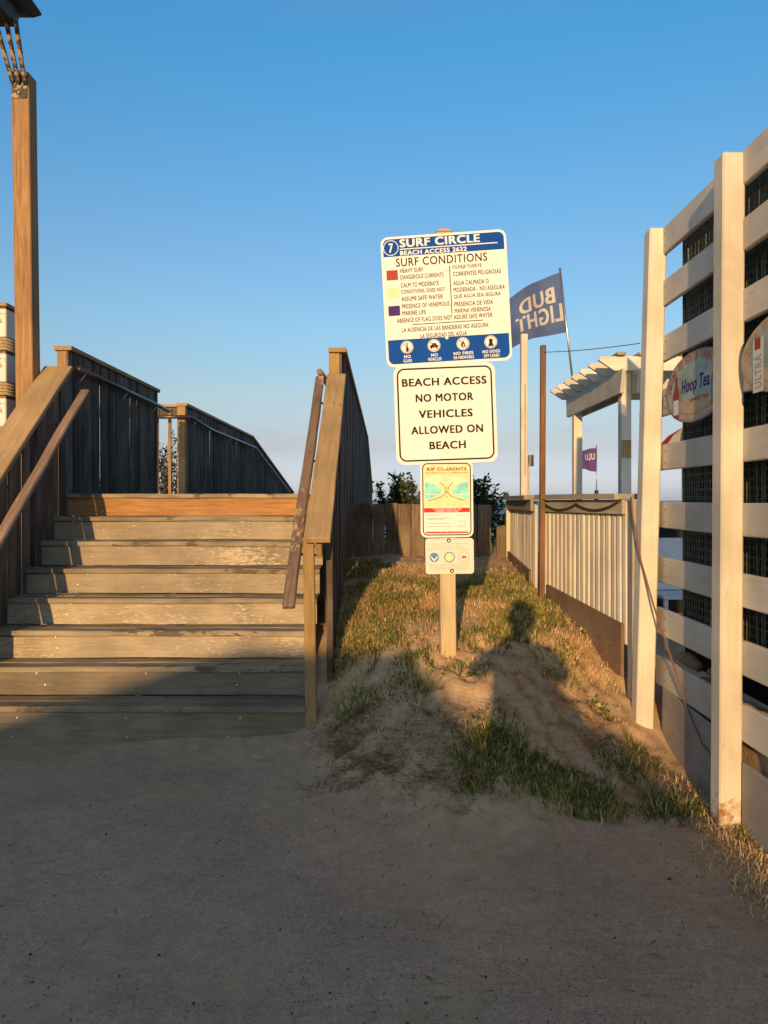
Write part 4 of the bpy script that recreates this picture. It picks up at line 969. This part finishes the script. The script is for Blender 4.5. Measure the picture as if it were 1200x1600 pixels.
M['grass'] = leaf_mat('green_grass', [(0, (.09, .105, .022)), (.4, (.21, .22, .05)), (.66, (.38, .33, .10)), (1, (.62, .47, .19))], .12)
M['clump'] = leaf_mat('clump_grass', [(0, (.05, .075, .018)), (.6, (.11, .14, .035)), (.9, (.2, .2, .06)), (1, (.42, .33, .14))], .15)
M['litter'] = leaf_mat('brown_stalks', [(0, (.13, .065, .025)), (.6, (.30, .165, .07)), (1, (.5, .32, .15))], .05)
M['straw'] = leaf_mat('dry_straw', [(0, (.34, .18, .07)), (.35, (.70, .46, .20)), (1, (.82, .62, .34))], .05)
v, f = blades(34000, GREEN, .022, .058, .0034, .95, 21); tag(link('green_grass', np_mesh('green_grass', v, f, M['grass']), M['grass']), 'short green grass growing in patches on the sand mound', 'grass', kind='stuff')
CLUMP = [(.50, 3.84, .15, .13, 1.3), (.66, 3.66, .2, .11, 1.2), (.95, 3.58, .24, .12, 1.2), (1.28, 3.52, .2, .12, 1.1), (.72, 4.72, .2, .2, .8), (.98, 5.5, .16, .4, .7), (1.2, 3.85, .1, .1, .7), (-.1, 4.40, .2, .1, .6)]
v, f = blades(13000, CLUMP, .025, .068, .0030, .6, 25); tag(link('long_grass', np_mesh('long_grass', v, f, M['clump']), M['clump']), 'longer dark green grass clumps at the foot of the sand mound', 'grass', kind='stuff')
LITTER = [(-.18, 4.2, .22, .2, 1.0), (.12, 3.86, .32, .17, 1.1), (.45, 3.62, .45, .09, .9), (.9, 4.05, .5, .4, .35), (1.45, 3.7, .15, .5, .7)]
v, f = blades(15000, LITTER, .02, .075, .0022, .2, 27, region=(-.45, 1.6, 3.3, 4.6), thresh=.03); tag(link('brown_litter', np_mesh('brown_litter', v, f, M['litter']), M['litter']), 'brown dead stalks matted over the foot of the sand mound', 'litter', kind='stuff')
v, f = blades(11000, DRY_LOW, .02, .075, .0021, .22, 28, thresh=.05); tag(link('loose_straw', np_mesh('loose_straw', v, f, M['straw']), M['straw']), 'loose pale straw lying on the lower slope of the sand mound', 'straw', kind='stuff')
v, f = blades(36000, DRY, .016, .048, .0026, .8, 22, thresh=.05); tag(link('dry_straw', np_mesh('dry_straw', v, f, M['straw']), M['straw']), 'dry brown straw littered over the sand mound', 'straw', kind='stuff')
v, f = blades(1500, [(0, 3.0, 3, 1.4, .6), (1.2, 2.8, .6, .8, 1), (.3, 3.5, 1.2, .3, 1)], .02, .10, .0022, .05, 23, region=(-2.6, 1.6, 1.8, 4.3), thresh=.0); tag(link('twig_litter', np_mesh('twig_litter', v, f, M['stem']), M['stem']), 'scattered twigs and stalks on the sandy path', 'litter', kind='stuff')
# pebbles and grit on the path
rng = np.random.default_rng(5); n = 11000; px = rng.uniform(-2.8, 1.7, n); py = 1.75 + (4.35 - 1.75) * rng.uniform(0, 1, n) ** 1.2
kp = vnoise(px * 2.3, py * 2.3, 33) + rng.uniform(-.3, .3, n) > .52; px, py = px[kp], py[kp]; n = len(px); pz = ground_z(px, py)
r = np.exp(rng.normal(-6.25, .45, n)); oct_ = np.array([[1, 0, 0], [-1, 0, 0], [0, 1, 0], [0, -1, 0], [0, 0, .7], [0, 0, -.7]])
rot = rng.uniform(0, 6.28, n); V = oct_[None] * (r[:, None, None] * rng.uniform(.6, 1.3, (n, 6, 1))); cx_, sx_ = np.cos(rot)[:, None], np.sin(rot)[:, None]
V = np.stack([V[..., 0] * cx_ - V[..., 1] * sx_ + px[:, None], V[..., 0] * sx_ + V[..., 1] * cx_ + py[:, None], V[..., 2] + (pz + r * .25)[:, None]], -1).reshape(-1, 3)
F8 = np.array([[0, 2, 4], [2, 1, 4], [1, 3, 4], [3, 0, 4], [2, 0, 5], [1, 2, 5], [3, 1, 5], [0, 3, 5]]); F = (np.arange(n)[:, None, None] * 6 + F8[None]).reshape(-1, 3)
M['grit'] = leaf_mat('path_grit', [(0, (.025, .022, .02)), (.6, (.07, .06, .055)), (.8, (.18, .15, .12)), (1, (.42, .39, .35))], 0.0, .8)
tag(link('path_grit', np_mesh('path_grit', V, F, M['grit']), M['grit']), 'dark and pale grit scattered over the sandy path', 'grit', kind='stuff')
def weed(x, y, n, size, seed, label):
    rng = np.random.default_rng(seed); z = gz(x, y); root = empty('weed', (x, y, z), label, 'weed'); bm = bmesh.new(); pts = []
    for k in range(n):
        a = rng.uniform(0, 6.28); l = rng.uniform(.05, .16); c = []
        for t in (0, .35, .7, 1): 
            X, Y = x + math.cos(a) * l * t, y + math.sin(a) * l * t; c.append(Vector((X, Y, gz(X, Y) + .012 + .03 * math.sin(t * 2.5))))
        tube_bm(bm, c, .0015, 4)
        for j in range(7): t = rng.uniform(.2, 1); i = min(2, int(t * 3)); q = c[i].lerp(c[i + 1], t * 3 - i); pts.append((q.x, q.y, q.z + .004))
    bm_obj('stems', bm, M['stem'], root); v, f = leaf_quads(np.array(pts), size, rng, .5); tag(link('foliage', np_mesh('foliage', v, f, M['grass']), M['grass'], root), kind='stuff')
weed(.43, 4.18, 7, .035, 1, 'small trailing weed on bare sand below the sign post')
weed(1.30, 4.25, 6, .035, 2, 'small green weed on the sand beside the tall wall')
weed(1.33, 5.0, 6, .03, 3, 'little vine at the foot of the slat fence')

# ---------------------------------------------------------------- the viewer and an unseen added cottage, shaped for the shade it casts ahead
def skin_figure(name, joints, edges, root_i, sub=2):
    me = bpy.data.meshes.new(name); me.from_pydata([j[0] for j in joints], edges, []); o = bpy.data.objects.new(name, me); COL.objects.link(o)
    sk = o.modifiers.new('s', 'SKIN'); sk.use_smooth_shade = True; o.modifiers.new('u', 'SUBSURF').levels = sub
    for i, j in enumerate(joints):
        sv = me.skin_vertices[0].data[i]; sv.radius = j[1] if hasattr(j[1], '__len__') else (j[1], j[1]); sv.use_root = (i == root_i)
    m2 = bpy.data.meshes.new_from_object(o.evaluated_get(bpy.context.evaluated_depsgraph_get())); bpy.data.objects.remove(o)
    return m2
px, py = -.03, -.42
J = [((px, py, .95), (.19, .14)), ((px, py, 1.12), (.18, .13)), ((px, py, 1.30), (.19, .13)), ((px, py + .005, 1.43), (.07, .065)), ((px, py + .02, 1.49), (.055, .055)),
     ((px - .16, py, 1.37), .07), ((px - .27, py + .10, 1.27), .055), ((px - .08, py + .30, 1.37), .033), ((px - .045, py + .335, 1.40), (.04, .02)),
     ((px + .16, py, 1.37), .07), ((px + .27, py + .10, 1.22), .055), ((px + .14, py + .30, 1.35), .033), ((px + .105, py + .335, 1.39), (.04, .02)),
     ((px - .10, py, .86), .10), ((px - .12, py + .02, .48), .062), ((px - .13, py - .02, .09), .042), ((px - .14, py + .13, .035), (.045, .035)),
     ((px + .10, py, .86), .10), ((px + .12, py + .02, .48), .062), ((px + .13, py - .02, .09), .042), ((px + .14, py + .13, .035), (.045, .035)),
     ((px, py + .02, 1.55), (.072, .085)), ((px, py + .015, 1.62), (.08, .098)), ((px, py + .005, 1.68), (.06, .075))]
E = [(0, 1), (1, 2), (2, 3), (3, 4), (2, 5), (5, 6), (6, 7), (7, 8), (2, 9), (9, 10), (10, 11), (11, 12), (0, 13), (13, 14), (14, 15), (15, 16), (0, 17), (17, 18), (18, 19), (19, 20), (4, 21), (21, 22), (22, 23)]
for (h, sgn) in ((8, 1), (12, -1)):
    bx_, by_, bz_ = J[h][0]
    for q, ln in ((-.02, .045), (-.007, .055), (.007, .052), (.02, .042)):
        i = len(J); J.append(((bx_ + sgn * .015, by_ + .012, bz_ + q), .009)); J.append(((bx_ + sgn * (.015 - .0), by_ + .028, bz_ + q + .002), .008)); J.append(((bx_ + sgn * (.02 + ln * .3), by_ + .032, bz_ + q + .004), .007)); E += [(h, i), (i, i + 1), (i + 1, i + 2)]
    i = len(J); J.append(((bx_ + sgn * .012, by_ - .012, bz_ + .028), .010)); J.append(((bx_ + sgn * .03, by_ - .016, bz_ + .045), .008)); E += [(h, i), (i, i + 1)]
pm = skin_figure('person', J, E, 0)
skin = plain('skin', (.50, .30, .21), rough=.5); shirt = plain('shirt_cloth', (.10, .13, .20), rough=.9); shorts = plain('shorts_cloth', (.20, .17, .12), rough=.9); shoe = plain('shoe_dark', (.05, .05, .05)); hairm = plain('hair_brown', (.06, .035, .02), rough=.7)
pm.materials.clear()
for m_ in (skin, shirt, shorts, shoe): pm.materials.append(m_)
for p_ in pm.polygons:
    c = p_.center; z = c.z; p_.use_smooth = True
    arm = abs(c.x - px) > .24 or c.y > py + .17
    p_.material_index = 3 if z < .085 else 0 if z < .52 else 2 if z < .98 else 1 if (z < 1.445 and not (arm and c.y > py + .13)) else 0
person = tag(link('person', pm), 'person behind the viewpoint whose long shadow falls on the sand mound', 'person')
bm = bmesh.new(); bmesh.ops.create_uvsphere(bm, u_segments=20, v_segments=12, radius=1); bmesh.ops.scale(bm, vec=(.092, .112, .12), verts=bm.verts)
bmesh.ops.delete(bm, geom=[v for v in bm.verts if v.co.y > .035 and v.co.z < .055 or v.co.z < -.085], context='VERTS')
bm_obj('hair', bm, hairm, person, smooth=True, mw=Matrix.Translation((px, py + .005, 1.62)))
bm = bmesh.new(); bmesh.ops.create_cone(bm, cap_ends=True, segments=8, radius1=.016, radius2=.006, depth=.04); bm_obj('nose', bm, skin, person, smooth=True, mw=Matrix.Translation((px, py + .115, 1.585)) @ Matrix.Rotation(R(-20), 4, 'X'))
for s_ in (-1, 1):
    bm = bmesh.new(); bmesh.ops.create_uvsphere(bm, u_segments=10, v_segments=6, radius=.011); bm_obj('eye', bm, shoe, person, smooth=True, mw=Matrix.Translation((px + s_ * .032, py + .103, 1.61)))
    bm = bmesh.new(); bmesh.ops.create_uvsphere(bm, u_segments=10, v_segments=6, radius=1); bmesh.ops.scale(bm, vec=(.012, .02, .032), verts=bm.verts); bm_obj('ear', bm, skin, person, smooth=True, mw=Matrix.Translation((px + s_ * .085, py + .01, 1.595)))
beam('mouth', (px - .025, py + .107, 1.545), (px + .025, py + .107, 1.545), .012, .008, S['red'], person)
ph = empty('phone', (0, -.06, 1.34), 'slim dark phone held up in both hands behind the viewpoint', 'phone')
beam('body', (0, -.058, 1.36), (0, -.058, 1.515), .074, .008, M['black_metal'], ph, up=(0, 1, 0)); beam('screen', (0, -.0635, 1.365), (0, -.0635, 1.51), .068, .001, M['dark'], ph, up=(0, 1, 0))
# added cottage, unseen: hipped block and lower flat annex shaped to outline the foreground shade
YH = -10.0
ht = empty('shade_cottage', (-5, YH - 2, 0), 'unseen low hip-roofed cottage added behind the viewpoint, shaped to shade the foreground', 'cottage')
wallm = plain('cottage_siding', (.42, .44, .44), rough=.8); roofm = plain('cottage_shingle', (.11, .10, .095), rough=.9, scale=12, var=.3); trim = plain('cottage_trim', (.7, .68, .64))
beam('wall', (-6.2, YH - 2.2, .96), (-2.27, YH - 2.2, .96), 4.2, 1.94, wallm, ht, bev=0)
bm = bmesh.new()
rv = [(-6.7, YH + .1, 1.92), (-2.21, YH + .1, 1.92), (-2.21, YH - 4.6, 1.92), (-6.7, YH - 4.6, 1.92), (-3.70, YH - .25, 3.03), (-2.44, YH - .25, 3.03), (-2.44, YH - 4.3, 3.03), (-3.70, YH - 4.3, 3.03)]
vv = [bm.verts.new(q) for q in rv]
for q in ((3, 2, 1, 0), (0, 1, 5, 4), (1, 2, 6, 5), (2, 3, 7, 6), (3, 0, 4, 7), (4, 5, 6, 7)): bm.faces.new([vv[k] for k in q])
bm_obj('roof', bm, roofm, ht)
beam('annex', (-2.26, YH - 1.6, 1.26), (-1.30, YH - 1.6, 1.26), 3.0, 2.52, wallm, ht, bev=0); beam('annex_roof', (-2.19, YH - 1.6, 2.56), (-1.26, YH - 1.6, 2.56), 3.1, .08, trim, ht)
for x in (-5.6, -3.2):
    wdw = beam('window', (x, YH - .09, 0.7), (x, YH - .09, 1.7), .9, .03, trim, ht, up=(0, 1, 0)); beam('pane', (x, YH - .07, 0.75), (x, YH - .07, 1.65), .78, .012, M['dark'], wdw, up=(0, 1, 0))
dr = beam('door', (-4.4, YH - .08, .05), (-4.4, YH - .08, 1.88), .92, .04, trim, ht, up=(0, 1, 0)); tube('handle', [(-4.05, YH - .03, 1.0), (-4.05, YH - .03, 1.1)], .015, M['steel'], dr)

# unseen cart added behind the viewpoint, shaped to throw the broad shadow beside the person's
ct = empty('shadow_cart', (-.6, -2.6, 0), 'unseen open cart with slanted screen, added behind the viewpoint to cast a shadow', 'cart')
cartp = plain('cart_paint', (.10, .16, .14), rough=.4); tyre = plain('tyre_rubber', (.02, .02, .02), rough=.9)
def side(pts, y0, y1, name, mat, bev=.02): return prism(name, [(x - .15, y0, z) for x, z in pts], (0, y1 - y0, 0), mat, ct, bev)
side([(-1.9, .32), (.46, .32), (.53, .5), (.53, .92), (.42, 1.02), (.20, 1.06), (-.02, .98), (-.05, .45), (-1.0, .45), (-1.0, .72), (-1.9, .72)], -2.9, -2.0, 'cart_body', cartp)
side([(.36, 1.06), (-.20, 1.72), (-.26, 1.72), (-.26, 1.60), (.02, 1.06)], -2.14, -2.05, 'screen_frame', cartp, .008)
side([(.36, 1.06), (-.20, 1.72), (-.24, 1.70), (.30, 1.05)], -2.86, -2.15, 'slanted_screen', cartp, .004)
side([(-.98, .72), (-.42, .72), (-.42, .82), (-.98, .82)], -2.86, -2.05, 'seat', M['dark']); side([(-1.08, .80), (-.98, .80), (-1.04, 1.12), (-1.12, 1.12)], -2.86, -2.05, 'backrest', M['dark'])
for (x, y) in ((.03, -2.02), (.03, -2.88), (-1.65, -2.02), (-1.65, -2.88)):
    bm = bmesh.new(); bmesh.ops.create_cone(bm, cap_ends=True, segments=24, radius1=.23, radius2=.23, depth=.18); bmesh.ops.bevel(bm, geom=[e for e in bm.edges if len(e.link_faces) == 2 and e.calc_face_angle(0) > 1], offset=.03, segments=2, affect='EDGES')
    w_ = bm_obj('wheel', bm, tyre, ct, mw=Matrix.Translation((x, y, .23)) @ Matrix.Rotation(R(90), 4, 'X'))
    bm = bmesh.new(); bmesh.ops.create_cone(bm, cap_ends=True, segments=16, radius1=.11, radius2=.10, depth=.20); bm_obj('hub', bm, M['steel'], w_, mw=Matrix.Translation((x, y, .23)) @ Matrix.Rotation(R(90), 4, 'X'))
tube('steering_wheel', [(-.37 + .15 * math.cos(t) * .5, -2.4 + .17 * math.sin(t), 1.10 + .15 * math.cos(t)) for t in [2 * math.pi * k / 16 for k in range(17)]], .012, M['dark'], ct, 6)

# groups for things of a kind
GROUPS = {'walkway_railing': 'picket railings along the walkway', 'stair_railing': 'sloping railings beside the steps', 'slat_fence': 'low cream slat fences', 'shrub': 'shrubs behind the fences and railings', 'weed': 'small weeds on the sand',
          'flag': 'flags over the bar yard', 'oval_sign': 'oval welcome signs on the wall boards', 'driftwood': 'wood scraps on the wall ledge', 'surf_sign': 'signs on the wooden post', 'vehicle_sign': 'signs on the wooden post', 'current_sign': 'signs on the wooden post', 'sponsor_sign': 'signs on the wooden post'}
for o in scene.objects:
    g = GROUPS.get(o.name.split('.')[0])
    if o.parent is None and g: o['group'] = g
